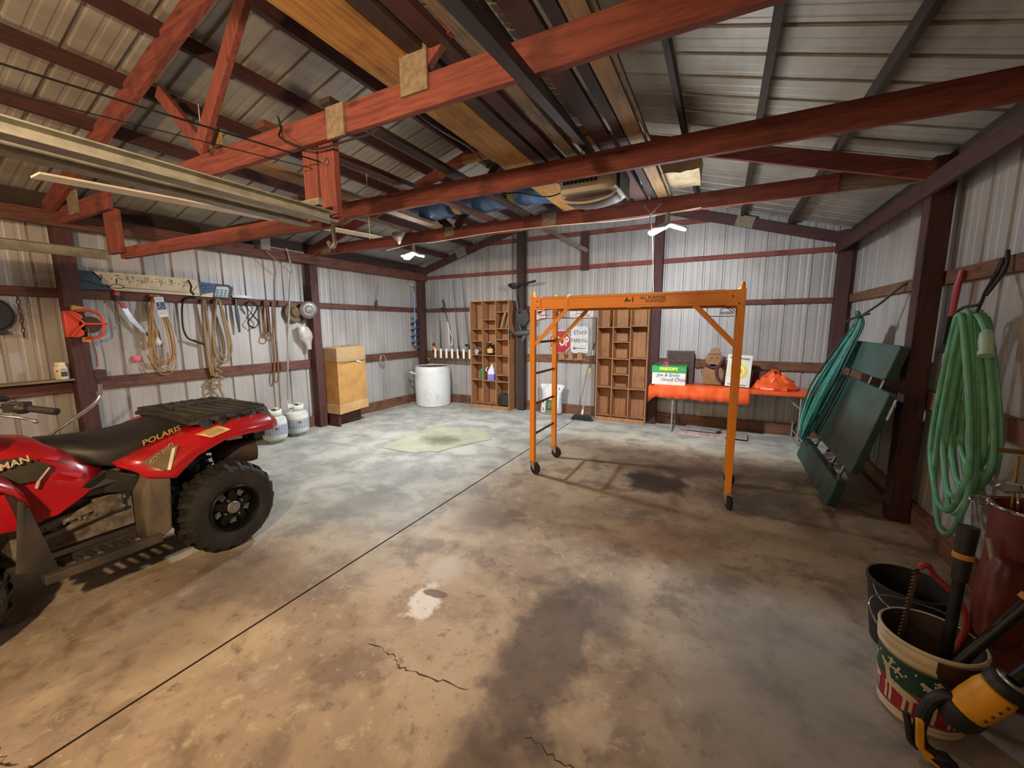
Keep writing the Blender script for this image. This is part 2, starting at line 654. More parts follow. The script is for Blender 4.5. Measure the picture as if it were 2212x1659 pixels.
def post(x0, y0, m, label, top=None, w=PW):
    b = B()
    b.box(x0, x0 + w, y0, y0 + w, 0.001, top)
    return single('wall_post', b, m, label, 'post', smooth=False, bevel=.006)


post(-6.03, 4.41, MAROON['z'], 'dark red square post between left wall and cardboard box', 2.95)
post(-6.03, 1.61, MAROON['z'], 'dark red post carrying the orange cord reel', 2.95)
post(-6.03, 7.11, MAROON['z'], 'dark red corner post behind the white barrel', 2.95)
post(1.37, 7.11, MAROON['z'], 'dark red corner post behind the right end of the orange table', 2.95)
post(1.37, 4.41, MAROON['z'], 'dark red post behind the leaning green table', 2.95)
post(1.37, 1.61, MAROON['z'], 'dark red post on the hose wall beyond the golf bag', 2.95)
post(-3.565, 7.12, DARKW['z'], 'black back wall post carrying the trolling motor', 3.62)
post(-1.06, 7.12, MAROON['z'], 'dark red back wall post between the cubby shelf and the orange table', 3.62)

# ------------------------------------------------------------------ girts (horizontal rails), skirting boards
GH = 0.085


def girt(p0, p1, z0, z1, m, label, group=None, t=.042):
    b = B()
    x0, y0 = p0
    x1, y1 = p1
    b.box(min(x0, x1), max(x0, x1), min(y0, y1), max(y0, y1), z0, z1)
    return single('wall_girt', b, m, label, 'girt', group, smooth=False, bevel=.004)


bays_y = [(YF, 1.68, 'beside the red quad bike handlebars'), (1.68, 4.48, 'behind the hanging ropes'), (4.48, 7.25, 'above the cardboard box')]
for (y0, y1, w) in bays_y:
    girt((XL + .003, y0 + .004), (XL + .045, y1), 1.984, 2.075, BROWN['y'], 'upper red-brown rail along left wall ' + w)
    girt((XL + .003, y0 + .004), (XL + .045, y1), 1.0, 1.135, BROWN['y'], 'lower red-brown rail along left wall ' + w.replace('above', 'behind'))
for (y0, y1, w) in [(YF, 1.68, 'in the near bay past the golf bag'), (1.68, 4.48, 'behind the coiled green hose'), (4.48, 7.25, 'behind the leaning green table')]:
    girt((XR - .045, y0 + .004), (XR - .003, y1), 1.984, 2.09, TREATED['y'], 'upper bare wood rail along right wall ' + w)
    girt((XR - .045, y0 + .004), (XR - .003, y1), 1.0, 1.14, TREATED['y'], 'lower bare wood rail along right wall ' + w)
bays_x = [(-6.0, -3.5, 'behind the fishing rods'), (-3.49, -.99, 'behind the stop sign'), (-.98, 1.5, 'above the orange table')]
for x0, x1, w in bays_x:
    girt((x0, YB - .045), (x1, YB - .003), 1.984, 2.06, BROWN['x'], 'middle red-brown rail across back wall ' + w)
    girt((x0, YB - .045), (x1, YB - .003), .99, 1.125, TREATED['x'], 'lower brown rail across back wall ' + w.replace('above', 'behind'))
    girt((x0, YB - .045), (x1, YB - .003), 2.686, 2.76, RED['x'], 'upper red rail across back wall, the one ' + w.replace('behind', 'above'))
girt((-4.35, YB - .045), (-.2, YB - .003), 3.27, 3.345, RED['x'], 'topmost red rail across the back gable')
for nm, bb, ax in (('baseboard_left', (XL + .003, XL + .048, YF + .01, YB - .01), 'y'), ('baseboard_right', (XR - .048, XR - .003, YF + .01, YB - .01), 'y'), ('baseboard_back', (XL + .05, XR - .05, YB - .048, YB - .003), 'x')):
    struct(nm, B().box(*bb, 0.0005, .18), TREATED[ax], smooth=False, bevel=.004)
b = B().box(-2.32, -2.19, YB - .09, YB - .05, 2.66, 3.33)
single('gable_stud', b, MAROON['z'], 'short dark red upright in the back gable left of middle', 'stud', smooth=False)
b = B().beam((-3.0, YB - .13, 3.44), (-2.19, YB - .13, 2.98), .035, .07)
single('gable_brace', b, GREYW['x'], 'slanting brown brace in the back gable beside the black post', 'brace', smooth=False)

# ------------------------------------------------------------------ headers along the side walls
for side, x, w in (('left', -5.865, 'above the hanging ropes'), ('right', 1.33, 'above the coiled green hose')):
    b = B().box(x, x + .04, YF + .02, 7.24, 2.655, 2.80)
    single('wall_header', b, MAROON['y'] if side == 'right' else BROWN['y'], 'long dark red header board under the roof edge ' + w, 'header', smooth=False, bevel=.004)
    xx = -6.05 if side == 'left' else 1.49
    b = B().box(xx, xx + .035, YF + .02, 7.24, 2.84, 2.99)
    single('eave_board', b, DARKW['y'], 'dark eave board against the roof edge ' + w, 'board', smooth=False)

# ------------------------------------------------------------------ trusses
random.seed(2)


def rafter(x0, x1, y, m, t=.04, h=.14):
    """Sloping rafter between x0 and x1, lower edge on chord_z."""
    return B().prism([(x0, y - t / 2, chord_z(x0)), (x1, y - t / 2, chord_z(x1)), (x1, y - t / 2, chord_z(x1) + h), (x0, y - t / 2, chord_z(x0) + h)], (0, t, 0))


GUSSET = mat('grey_plywood_gusset', '8a7b66', 0.8, 0, '6d6050', 30)
TANG = mat('tan_plywood_gusset', 'a58a60', 0.8, 0, '8a7048', 20)


def plate(x, z, w, h, y, m=GUSSET, tilt=0.0):
    ca, sa = math.cos(tilt), math.sin(tilt)
    q = [(-w / 2, -h / 2), (w / 2, -h / 2), (w / 2, h / 2), (-w / 2, h / 2)]
    return B().prism([(x + a * ca - c * sa, y - .006, z + a * sa + c * ca) for a, c in q], (0, .012, 0))


Y1, Y2, Y3, Y4 = 1.67, 3.05, 4.48, 7.17
T1 = thing('roof_truss', 'nearest red roof truss, its tie beam cut off short on the left', 'truss', (RIDGE, Y1, 2.7))
obj('tie_beam', B().box(-3.74, 1.40, Y1 - .02, Y1 + .02, 2.695, 2.84), RED['x'], T1, smooth=False, bevel=.005)
obj('tie_stub', B().box(-5.99, -4.74, Y1 - .02, Y1 + .02, 2.685, 2.835), RED['x'], T1, smooth=False, bevel=.005)
obj('rafter', rafter(-6.02, RIDGE - .01, Y1 - .05, None, h=.17), RED['x'], T1, smooth=False)
obj('rafter', rafter(RIDGE + .01, 1.5, Y1 - .05, None, h=.17), RED['x'], T1, smooth=False)
for p0, p1, w in (((-3.06, Y1 - .1, 2.83), (-2.33, Y1 - .1, 3.66), .1), ((-3.72, Y1 + .0, 3.36), (-3.2, Y1 + .0, 2.86), .09),
                  ((-1.42, Y1 - .0, 2.83), (-.70, Y1 - .0, 3.40), .1)):
    obj('web', B().beam(p0, p1, w, .04, (0, 1, 0)), RED['z'], T1, smooth=False, bevel=.004)
for x, z, w, h, mm, y in ((-3.06, 2.9, .2, .1, TANG, Y1 - .027), (-1.36, 2.87, .16, .21, GUSSET, Y1 - .028), (-1.90, 2.76, .13, .16, GUSSET, Y1 - .028), (-5.42, 2.82, .22, .2, GUSSET, Y1 - .028)):
    obj('gusset', plate(x, z, w, h, y, mm), mm, T1, smooth=False)
TH = thing('door_track_hanger', 'red hanging frame carrying the near ends of the door tracks', 'frame', (-2.12, Y1 + .05, 2.27))
obj('upright', B().box(-2.255, -2.135, Y1 + .022, Y1 + .062, 2.30, 2.83), RED['z'], TH, smooth=False, bevel=.004)
obj('upright', B().box(-2.115, -1.99, Y1 + .022, Y1 + .062, 2.30, 2.83), RED['z'], TH, smooth=False, bevel=.004)
obj('upright', B().box(-4.985, -4.74, Y1 + .022, Y1 + .062, 2.33, 2.70), RED['z'], TH, smooth=False, bevel=.004)
obj('crosspiece', B().prism([(-4.86, Y1 + .064, 2.29), (-2.12, Y1 + .064, 2.265), (-1.98, Y1 + .064, 2.30), (-2.25, Y1 + .064, 2.36), (-4.86, Y1 + .064, 2.385)], (0, .04, 0)), RED['x'], TH, smooth=False)
b = B()
b.tube([(-2.05, Y1 + .01, 2.60) + V((math.cos(a) * .018, 0, math.sin(a) * .018)) if False else V((-2.05 + math.cos(a) * .018, Y1 + .015, 2.60 + math.sin(a) * .018)) for a in [k * math.pi / 6 for k in range(12)]], .004, 6, True)
obj('eye_bolt', b, STEEL, TH)

b = B().box(-5.86, 1.37, Y2 - .022, Y2 + .022, 2.755, 2.91)
single('tie_beam', b, RED['x'], 'single long red tie beam passing in front of the door opener motor', 'beam', smooth=False, bevel=.005)

T3 = thing('roof_truss', 'red roof truss above the two shop lights', 'truss', (RIDGE, Y3, 2.79))
obj('tie_beam', B().box(-5.88, .80, Y3 - .02, Y3 + .02, 2.785, 2.935), RED['x'], T3, smooth=False, bevel=.005)
obj('splice_board', B().box(.62, 1.40, Y3 + .022, Y3 + .06, 2.795, 2.95), GREYW['x'], T3, smooth=False, bevel=.004)['label'] = 'unpainted weathered end board'
obj('rafter', rafter(-6.02, RIDGE - .01, Y3 - .045, None), RED['x'], T3, smooth=False)
obj('rafter', rafter(RIDGE + .01, 1.5, Y3 - .045, None), RED['x'], T3, smooth=False)
for p0, p1 in (((-3.1, Y3 - .0, 2.93), (-2.32, Y3 - .0, 3.75)), ((-1.4, Y3, 2.93), (-2.2, Y3, 3.75)), ((-1.35, Y3, 2.93), (-.85, Y3, 3.4)), ((-3.2, Y3, 2.93), (-3.75, Y3, 3.4))):
    obj('web', B().beam(p0, p1, .09, .04, (0, 1, 0)), MAROON['z'], T3, smooth=False)
for x, z, w, h in ((-1.82, 2.86, .16, .15), (-3.2, 2.88, .14, .12), (-5.55, 2.87, .2, .14)):
    obj('gusset', plate(x, z, w, h, Y3 - .028), GUSSET, T3, smooth=False)

T4 = thing('roof_truss', 'dark red gable rafters against the back wall', 'truss', (RIDGE, Y4, 2.8))
obj('rafter', rafter(-6.02, RIDGE - .01, Y4, None), MAROON['x'], T4, smooth=False)
obj('rafter', rafter(RIDGE + .01, 1.5, Y4, None), MAROON['x'], T4, smooth=False)
for x in (-4.85, .2):
    obj('gusset', plate(x, chord_z(x) + .08, .24, .16, Y4 - .028, tilt=SLOPE if x < RIDGE else -SLOPE), GUSSET, T4, smooth=False)

# ------------------------------------------------------------------ purlins
OFFS = [0.66, 1.24, 1.83, 2.42, 3.03]
ORD = ['next to the ridge', 'second from the ridge', 'third from the ridge', 'fourth from the ridge', 'fifth from the ridge']
for sx, nm in ((-1, 'left'), (1, 'right')):
    for o_, od in zip(OFFS, ORD):
        x = RIDGE + sx * o_
        z = chord_z(x) + .142
        b = B()
        wv = 0.045 if sx < 0 else 0.04
        mm = (MAROON if sx < 0 else DARKW)['y']
        b.box(x - wv / 2, x + wv / 2, YF, YB - .02, z, z + .10)
        single('roof_purlin', b, mm, 'dark roof purlin on the %s roof slope, %s' % (nm, od), 'purlin', 'purlins under the roof sheets', smooth=False)
b = B().box(RIDGE - .02, RIDGE + .02, YF, YB - .02, chord_z(RIDGE) + .1, chord_z(RIDGE) + .24)
single('ridge_board', b, MAROON['y'], 'dark ridge board at the top of the roof', 'board', smooth=False)

# ------------------------------------------------------------------ LED shop lights
LEDM = mat('lit_led_panel', 'f4f8ff', 0.4, emit=22)


def shop_light(x, y, z, label, panels, aim, watts):
    t = thing('shop_light', label, 'light', (x, y, z))
    b = B().cyl((x, y, 2.7862), (x, y, z + .05), .02, .024, 14).cyl((x, y, z + .05), (x, y, z), .03, .045, 14)
    obj('hub', b, GREYP, t)
    for k, a in enumerate(panels):
        d = V((math.cos(a), math.sin(a), -.38)).normalized()
        c = V((x, y, z + .03))
        f = obj('panel', B().beam(c + d * .03, c + d * .19, .105, .016, (0, 0, 1)), GREYP, t, smooth=False, bevel=.004)
        obj('diffuser', B().beam(c + d * .04 - V((0, 0, .018)), c + d * .185 - V((0, 0, .018)), .095, .026, (0, 0, 1)), LEDM, f, smooth=False, bevel=.01)
    for typ, e in (('AREA', watts), ('POINT', watts * LED_SPILL)):
        ld = bpy.data.lights.new('shop_light_lamp', typ)
        ld.energy = e
        ld.color = LED_COLOR
        if typ == 'AREA':
            ld.shape = 'DISK'
            ld.size = .22
        else:
            ld.shadow_soft_size = .07
        lo = bpy.data.objects.new('shop_light_lamp', ld)
        COL.objects.link(lo)
        lo.parent = t
        lo.location = (0, -.0, -.035 if typ == 'AREA' else -.1)
        lo.rotation_euler = V(aim).to_track_quat('-Z', 'Y').to_euler()


shop_light(-3.79, 4.44, 2.655, 'glowing white shop light hung over the left bay', [2.9, -.2, 4.5], (-.28, .12, -1), LED_LEFT)
shop_light(-.55, 4.44, 2.65, 'glowing white shop light hung above the orange scaffold', [2.9, -.25, 4.5], (-.3, .6, -.8), LED_RIGHT)
WCORD = mat('white_cord', 'd6d2cc', 0.6)
b = B().tube(curve([(-4.28, 4.452, 2.74), (-3.79, 4.452, 2.78), (-3.4, 4.452, 2.775), (-2.6, 4.45, 2.80), (-1.7, 4.45, 2.79), (-1.0, 4.45, 2.765), (-.6, 4.45, 2.775), (-.25, 4.45, 2.795)]), .006)
single('electric_lead', b, WCORD, 'white cord run along the beam between both shop lights', 'cord')
b = B().tube(curve([(-.78, 4.453, 2.88), (-.72, 4.40, 2.80), (-.70, 4.33, 2.72), (-.675, 4.31, 2.6), (-.65, 4.30, 2.3), (-.63, 4.28, 2.02), (-.61, 4.27, 1.992), (-.4, 4.27, 1.991)]), .0038)
b.tube(curve([(-.62, 4.453, 2.88), (-.69, 4.41, 2.79), (-.715, 4.40, 2.78)]), .005)
single('hanging_rope', b, mat('grey_white_string', 'a39f98', .8), 'thin white rope hanging from the beam down to the scaffold deck', 'rope')

# ------------------------------------------------------------------ boards stored on the tie beams
TOP = 2.9365


def store(x0, x1, y0, y1, z, t, m, label, x0b=None, x1b=None):
    x0b = x0 if x0b is None else x0b
    x1b = x1 if x1b is None else x1b
    b = B().add([(x0, y0, z), (x1, y0, z), (x1b, y1, z), (x0b, y1, z), (x0, y0, z + t), (x1, y0, z + t), (x1b, y1, z + t), (x0b, y1, z + t)],
                [(3, 2, 1, 0), (4, 5, 6, 7), (0, 1, 5, 4), (1, 2, 6, 5), (2, 3, 7, 6), (3, 0, 4, 7)])
    return single('stored_board', b, m, label, 'board', 'boards stored on the roof beams', smooth=False)


LOFTW = wood('honey_pine_board', 'b78a4e', '96682f', 'y')
store(-1.66, -1.40, .3, 4.6, TOP, .02, LOFTW, 'wide tan plank stored overhead, left edge of the board pile', -1.64, -1.385)
store(-1.385, -1.30, .5, 4.55, TOP, .04, DARKW['y'], 'dark narrow board stored beside the wide tan plank')
store(-1.27, -1.17, .4, 4.6, TOP, .04, MAROON['y'], 'maroon board stored overhead left of the opener rail')
store(-1.12, -1.04, .6, 4.6, TOP, .04, GREYW['y'], 'weathered brown board stored overhead right behind the opener rail')
store(-.87, -.755, .5, 4.55, TOP, .03, MAROON['y'], 'wide purple-brown board stored overhead right of the opener rail')
store(-.72, -.66, .6, 4.6, TOP, .04, DARKW['y'], 'dark brown board stored overhead next to the pale right-hand plank')
store(-.65, -.555, .4, 4.62, TOP, .025, RAW['y'], 'pale plank stored overhead, the right edge of the board pile')
store(-.535, -.52, .8, 4.55, TOP, .02, GREYW['y'], 'thin grey stick stored along the right edge of the board pile')
b = B().beam((-1.95, 2.93, 3.006), (-.88, 2.90, 3.006), .04, .055)
single('cross_stick', b, RAW['x'], 'pale split stick lying crosswise over the stored boards', 'board', smooth=False)
store(-3.46, -3.28, 1.76, 4.55, TOP, .035, RAW['y'], 'long pale two-by-four lying left of the tan plank', -3.42, -3.30)
store(-2.75, -2.66, 1.74, 4.6, TOP, .04, BROWN['y'], 'brown board lying midway between the tan plank and the door track', -2.62, -2.53)
store(-3.95, -3.84, 2.8, 4.6, TOP, .04, GREYW['y'], 'grey board lying over the far beam near the blue insulation roll', -3.95, -3.86)

tb = B()
ends = [(-3.68, .95), (-3.53, .95), (-3.22, 3.30), (-3.36, 3.30)]
tb.add([(x, y, 2.55 if y < 2 else 2.60) for x, y in ends] + [(x, y, 2.562 if y < 2 else 2.612) for x, y in ends],
       [(3, 2, 1, 0), (4, 5, 6, 7), (0, 1, 5, 4), (1, 2, 6, 5), (2, 3, 7, 6), (3, 0, 4, 7)])
for y in (1.80, 3.2):
    xx = -3.605 + (y - .95) * .134
    tb.tube([(xx, y, 2.57), (xx, y, 3.28)], .003, 6)
single('trim_strip', tb, mat('cream_painted_board', 'f0e8d4', 0.5), 'long flat cream white strip hung beside the double door track', 'board', smooth=False)

store(-2.14, -2.05, 1.74, 4.6, TOP, .03, DARKW['y'], 'dark board lying under the third blue insulation roll')
# insulation rolls wrapped in blue plastic
TANI = mat('tan_insulation', 'b59868', 0.9, 0, '9c7f50', 30, bump=0.4)
random.seed(8)


def roll(x0, x1, y, z, r, label):
    t = thing('insulation_roll', label, 'insulation roll', ((x0 + x1) / 2, y, z - r), 'blue wrapped insulation rolls above the beams')
    rings = []
    for i in range(13):
        f = i / 12
        x = x0 + (x1 - x0) * f
        rr = r * (0.86 + .14 * math.sin(math.pi * min(1, max(0, f))) ** .4)
        rings.append([V((x + random.uniform(-.008, .008), y + math.cos(a) * rr * random.uniform(.97, 1.03) * 1.15, z + max(-r, math.sin(a) * rr * random.uniform(.96, 1.03)))) for a in [2 * math.pi * k / 20 for k in range(20)]])
    obj('wrapper', B().loft(rings), BLUEBAG, t)
    obj('batt_end', B().cyl((x0 - .10, y, z - .01), (x0 + .02, y, z), r * .8, r * .86, 18), TANI, t)


LIFT = TOP + .001
roll(-3.52, -3.00, 4.22, LIFT + .0405 + .19, .19, 'leftmost blue plastic insulation roll, tan end showing')
roll(-2.84, -2.22, 4.22, LIFT + .0405 + .19, .19, 'second blue plastic insulation roll from the left above the far beam')
roll(-2.08, -1.36, 4.22, LIFT + .0405 + .19, .19, 'third blue plastic insulation roll from the left, across the wide tan plank')
roll(-1.22, -.74, 4.22, LIFT + .0405 + .18, .18, 'blue plastic insulation roll partly hidden by the door opener motor')
b = B()
rings = []
for i in range(9):
    f = i / 8
    x = -.66 + .40 * f
    rings.append([V((x + random.uniform(-.01, .01), 4.18 + a * .22 + random.uniform(-.012, .012), 2.985 + c * .105 + random.uniform(-.008, .012)))
                  for a, c in ((-1, -.95), (-.4, -1), (.4, -1), (1, -.95), (1.05, 0), (1, .8), (.4, 1), (-.4, 1), (-1, .8), (-1.05, 0))])
b.loft(rings)
for i in range(len(b.v)):
    b.v[i].z += .098
single('insulation_bag', b, mat('pale_paper_bag', 'c9b79a', 0.8, 0, 'ab9674', 8, bump=.4), 'pale tan paper bundle lying over the beam above the right shop light', 'bundle')
b = B().grid([[(-4.12, 4.40, 2.955), (-3.98, 4.38, 2.96), (-3.86, 4.40, 2.955)], [(-4.1, 4.36, 2.90), (-3.97, 4.34, 2.88), (-3.88, 4.37, 2.89)], [(-4.02, 4.37, 2.84), (-3.97, 4.35, 2.80), (-3.93, 4.37, 2.83)], [(-3.985, 4.38, 2.80), (-3.975, 4.37, 2.775), (-3.96, 4.38, 2.79)]])
single('plastic_scrap', b, mat('torn_clear_plastic', 'd5cbbd', .25, alpha=.75), 'torn pale plastic scrap drooping over the far beam', 'scrap', solid=.003)

# ------------------------------------------------------------------ overhead door hardware
TR = thing('door_track', 'large double galvanised overhead door track at upper left', 'track', (-2.1, .9, 2.2))
for dx, dz, nm in ((-2.19, 2.29, 'rail'), (-1.985, 2.285, 'rail')):
    b = B()
    x = dx
    y0, y1 = -1.0, 1.66
    prof = [(-.04, -.03), (.04, -.03), (.04, -.02), (.034, -.02), (.034, -.025), (-.03, -.025), (-.03, .022), (.012, .026), (.012, .032), (-.04, .03)]
    b.prism([(x + a, y0, dz + c) for a, c in prof], (0, y1 - y0, 0))
    obj(nm, b, GALV, TR, smooth=False)
obj('angle_iron', B().box(-2.21, -2.165, -1.0, 1.6, 2.3215, 2.3255).box(-2.169, -2.165, -1.0, 1.6, 2.3255, 2.36), GALV, TR, smooth=False)
obj('cross_angle', B().box(-2.26, -1.96, 1.55, 1.58, 2.326, 2.36), GALV, TR, smooth=False)
b = B().tube(curve([(-1.99, 1.66, 2.25), (-1.97, 1.64, 2.21), (-1.95, 1.63, 2.14), (-1.98, 1.63, 2.12), (-2.0, 1.63, 2.15)]), .012, 8)
obj('bracket', b, STEEL, TR)
b = B()
prof = [(-.02, -.04), (.02, -.04), (.02, -.034), (-.014, -.034), (-.014, .034), (.012, .04), (-.02, .04)]
b.prism([(-4.80 + a, -1.0, 2.30 + c) for a, c in prof], (0, 2.63, 0))
single('door_track', b, GALV, 'slim galvanised door track on the left reaching the hanging frame', 'track', smooth=False)
b = B().tube([(-2.33, -1.0, 2.475), (-2.08, 1.675, 2.60)], .004, 6).tube([(-2.40, 0, 2.47), (-2.16, 1.68, 2.58)], .0025, 5)
single('door_cable', b, BLACKM, 'thin dark steel cable stretched above the double track', 'cable')

OP = thing('door_opener', 'beige garage door opener motor with its long black rail', 'opener', (-1.02, 3.55, 2.62))
rail = [V((-.364, -.95, 2.065)), V((-.985, 3.25, 3.0))]
rb = B().beam(rail[0], rail[1], .05, .035).beam(rail[0] + V((0, 0, .03)), rail[1] + V((0, 0, .03)), .02, .03)
obj('rail', rb, BLACKM, OP, smooth=False)
BEIGE = mat('beige_opener_housing', 'cfc6b4', 0.5)
b = B()
rg = []
for y, w, zl, zh in ((3.28, .19, 2.80, 2.89), (3.32, .23, 2.745, 2.915), (3.50, .245, 2.735, 2.925), (3.68, .23, 2.74, 2.92), (3.72, .2, 2.78, 2.9)):
    rg.append([V((-1.03 + a * w, y, zl + (zh - zl) * c)) for a, c in ((-1, .1), (-.85, 0), (.85, 0), (1, .1), (1, .85), (.85, 1), (-.85, 1), (-1, .85))])
b.loft(rg)
hs = obj('housing', b, BEIGE, OP, bevel=.006)
b = B()
for i in range(9):
    b.beam((-1.21 + i * .032, 3.272, 2.80), (-1.20 + i * .032, 3.272, 2.845), .012, .02)
obj('vent_slot', b, INK, hs, smooth=False)
b = B()
rg = []
for i in range(7):
    t_ = -1 + i / 3
    rg.append([V((-1.03 + t_ * .22, 3.36 + .26 * k / 4, 2.735 - .085 * math.sqrt(max(0, 1 - t_ * t_ * .92)) * math.sin(math.pi * (k + .6) / 5.2))) for k in range(5)])
b.grid(rg)
obj('lens', b, mat('smoked_lamp_lens', '5f5350', .6), OP, solid=.004)
obj('lens_rim', B().tube(curve([(-1.26, 3.345, 2.735), (-1.20, 3.33, 2.685), (-1.03, 3.32, 2.66), (-.86, 3.33, 2.685), (-.80, 3.345, 2.735)]), .009), BEIGE, OP)
obj('side_panel', B().box(-.785, -.775, 3.33, 3.7, 2.735, 2.915), BLACK, OP, smooth=False, bevel=.003)
b = B()
for x in (-1.15, -.90):
    b.tube([(x, 3.55, 2.92), (x, 3.53, 3.3), (x + .02, 3.53, 3.44)], .006, 6)
obj('hanger', b, GALV, OP)
obj('wire', B().tube(curve([(-1.27, 3.4, 2.79), (-1.4, 3.35, 2.76), (-1.6, 3.2, 2.78), (-1.75, 3.07, 2.74)]), .006), BLACK, OP)
for x0, y0, z0, lbl in ((-1.62, 2.3, 2.93, 'black cord dangling from the tan plank over the red beam'),):
    b = B().tube(curve([(-1.60, 1.75, 2.90), (-1.56, 2.0, 2.83), (-1.58, 2.45, 2.86), (-1.68, 2.85, 2.90), (-1.70, 2.95, 2.95), (-1.75, 2.97, 2.93), (-1.66, 2.98, 2.96)]), .007)
    single('electric_lead', b, BLACK, lbl, 'cord')
b = B().tube(curve([(-2.4, 1.66, 2.9), (-2.35, 1.64, 2.82), (-2.3, 1.6, 2.74), (-2.1, 1.64, 2.66), (-1.85, 1.66, 2.66), (-1.65, 1.7, 2.70), (-1.6, 1.76, 2.9)]), .006)
single('electric_lead', b, BLACK, 'black cord looped around the near red tie beam', 'cord')

# ------------------------------------------------------------------ orange rolling scaffold
SX0, SX1, SY0, SY1 = -1.835, .138, 4.066, 4.722
SC = thing('scaffold', 'orange rolling scaffold standing in the middle of the shed', 'scaffold', ((SX0 + SX1) / 2, (SY0 + SY1) / 2, 0))
LW = .056
for x in (SX0, SX1):
    for y in (SY0, SY1):
        b = B().box(x - LW / 2, x + LW / 2, y - LW / 2, y + LW / 2, .152, 1.985)
        b.cyl((x, y, 1.985), (x, y, 2.035), .02, .018, 10).cyl((x, y, 2.035), (x, y, 2.05), .018, .009, 10)
        if x == SX0:
            pass
        leg = obj('leg', b, ORANGE, SC, bevel=.006)
        b = B().box(x - LW / 2 - .003, x + LW / 2 + .003, y - LW / 2 - .003, y + LW / 2 + .003, 1.45, 1.456)
        turn = {(SX0, SY0): 0.35, (SX0, SY1): 0.25, (SX1, SY0): 1.25, (SX1, SY1): .9}[(x, y)]
        ax = V((math.cos(turn), -math.sin(turn), 0))       # rolling direction
        sd = V((math.sin(turn), math.cos(turn), 0))
        w = V((x, y, .07)) + ax * .04
        fk = B()
        for s in (-1, 1):
            q = w + sd * (s * .026)
            fk.prism([q + V((0, 0, -.012)) + ax * -.012, q + V((0, 0, -.012)) + ax * .012, V((x, y, .138)) + sd * (s * .026) + ax * .045, V((x, y, .138)) + sd * (s * .026) - ax * .03], sd * .004)
        fk.cyl((x, y, .134), (x, y, .152), .034, .03, 14).beam(V((x, y, .138)) - ax * .035 - sd * 0, V((x, y, .138)) + ax * .05, .06, .006)
        fk.beam(V((x, y, .146)) + ax * .02, V((x, y, .150)) + ax * .10, .014, .006)
        cs = obj('caster', fk, GREYP if False else mat('worn_cream_metal', 'b09a80', .5, .2, '8a7460', 18), SC, smooth=False)
        obj('caster_wheel', B().lathe([(.02, -.019), (.055, -.019), (.066, -.013), (.07, 0), (.066, .013), (.055, .019), (.02, .019)], w, sd, 28), RUBBER, cs)
RZ = [1.495, 1.147, .80, .452]
for x in (SX0, SX1):
    for z in RZ:
        obj('rung', B().cyl((x, SY0 + LW / 2, z), (x, SY1 - LW / 2, z), .0135, None, 12), SRUNG, SC)
for y, s in ((SY0, -1), (SY1, 1)):
    b = B().m(ORANGE)
    y_o = y + s * .015
    # channel beam: web and two flanges
    b.box(SX0 + LW / 2, SX1 - LW / 2, y - .008, y + .008, 1.86, 1.975)
    b.box(SX0 + LW / 2, SX1 - LW / 2, y - .026, y + .026, 1.958, 1.977)
    b.box(SX0 + LW / 2, SX1 - LW / 2, y - .026, y + .026, 1.852, 1.872)
    b.box(SX0 - .02, SX0 + .095, y - .03, y + .03, 1.845, 1.98)
    b.box(SX1 - .125, SX1 + .02, y - .03, y + .03, 1.845, 1.98)
    bm_ = obj('side_beam', b, ORANGE, SC, smooth=False, bevel=.003)
    if s < 0:
        obj('lettering', B().text('A-1', (-.86, y - .0095, 1.921), (1, 0, 0), (0, 0, 1), .062, INK, bold=.0015), INK, bm_, smooth=False)
        obj('lettering', B().text('ALL PURPOSE', (-.715, y - .0095, 1.936), (1, 0, 0), (0, 0, 1), .038, INK).text('SCAFFOLD', (-.665, y - .0095, 1.905), (1, 0, 0), (0, 0, 1), .038, INK), INK, bm_, smooth=False)
        obj('label_tape', B().box(-.83, -.70, y - .0275, y + .0, 1.847, 1.8525).box(-.82, -.71, y - .0285, y - .026, 1.846, 1.853), mat('yellow_tape', 'f2b830', .5), bm_, smooth=False)
        bolt = B()
        for bx, bz in ((SX0 + .06, 1.935), (SX1 - .07, 1.925), (SX0 + .065, 1.87), (SX1 - .02, 1.86)):
            bolt.cyl((bx, y - .03, bz), (bx, y - .036, bz), .007, None, 8)
        obj('bolt', bolt, INK, bm_)
        for x0, z0, x1, z1 in ((SX0 + .03, 1.475, SX0 + .40, 1.86), (SX1 - .03, 1.50, SX1 - .375, 1.86)):
            obj('corner_brace', B().beam((x0, y - .012, z0), (x1, y - .012, z1), .012, .042), ORANGE, SC, smooth=False, bevel=.003)
    else:
        for x0, z0, x1, z1 in ((SX0 + .03, 1.475, SX0 + .40, 1.86), (SX1 - .03, 1.50, SX1 - .375, 1.86)):
            obj('corner_brace', B().beam((x0, y + .012, z0), (x1, y + .012, z1), .012, .042), ORANGE, SC, smooth=False, bevel=.003)
obj('deck', B().box(SX0 + .04, SX1 - .04, SY0 + .027, SY1 - .027, 1.872, 1.892), wood('scaffold_deck_ply', 'a5673c', '84502f', 'x', knots=False), SC, smooth=False)
obj('deck_sheet', B().box(SX0 + .12, SX1 - .12, SY0 - .02, SY1 + .02, 1.978, 1.9835), mat('pale_deck_sheet', 'c9c4ba', .6), SC, smooth=False)
WIRE = mat('red_oxide_wire', '9c5a48', .5, .4)
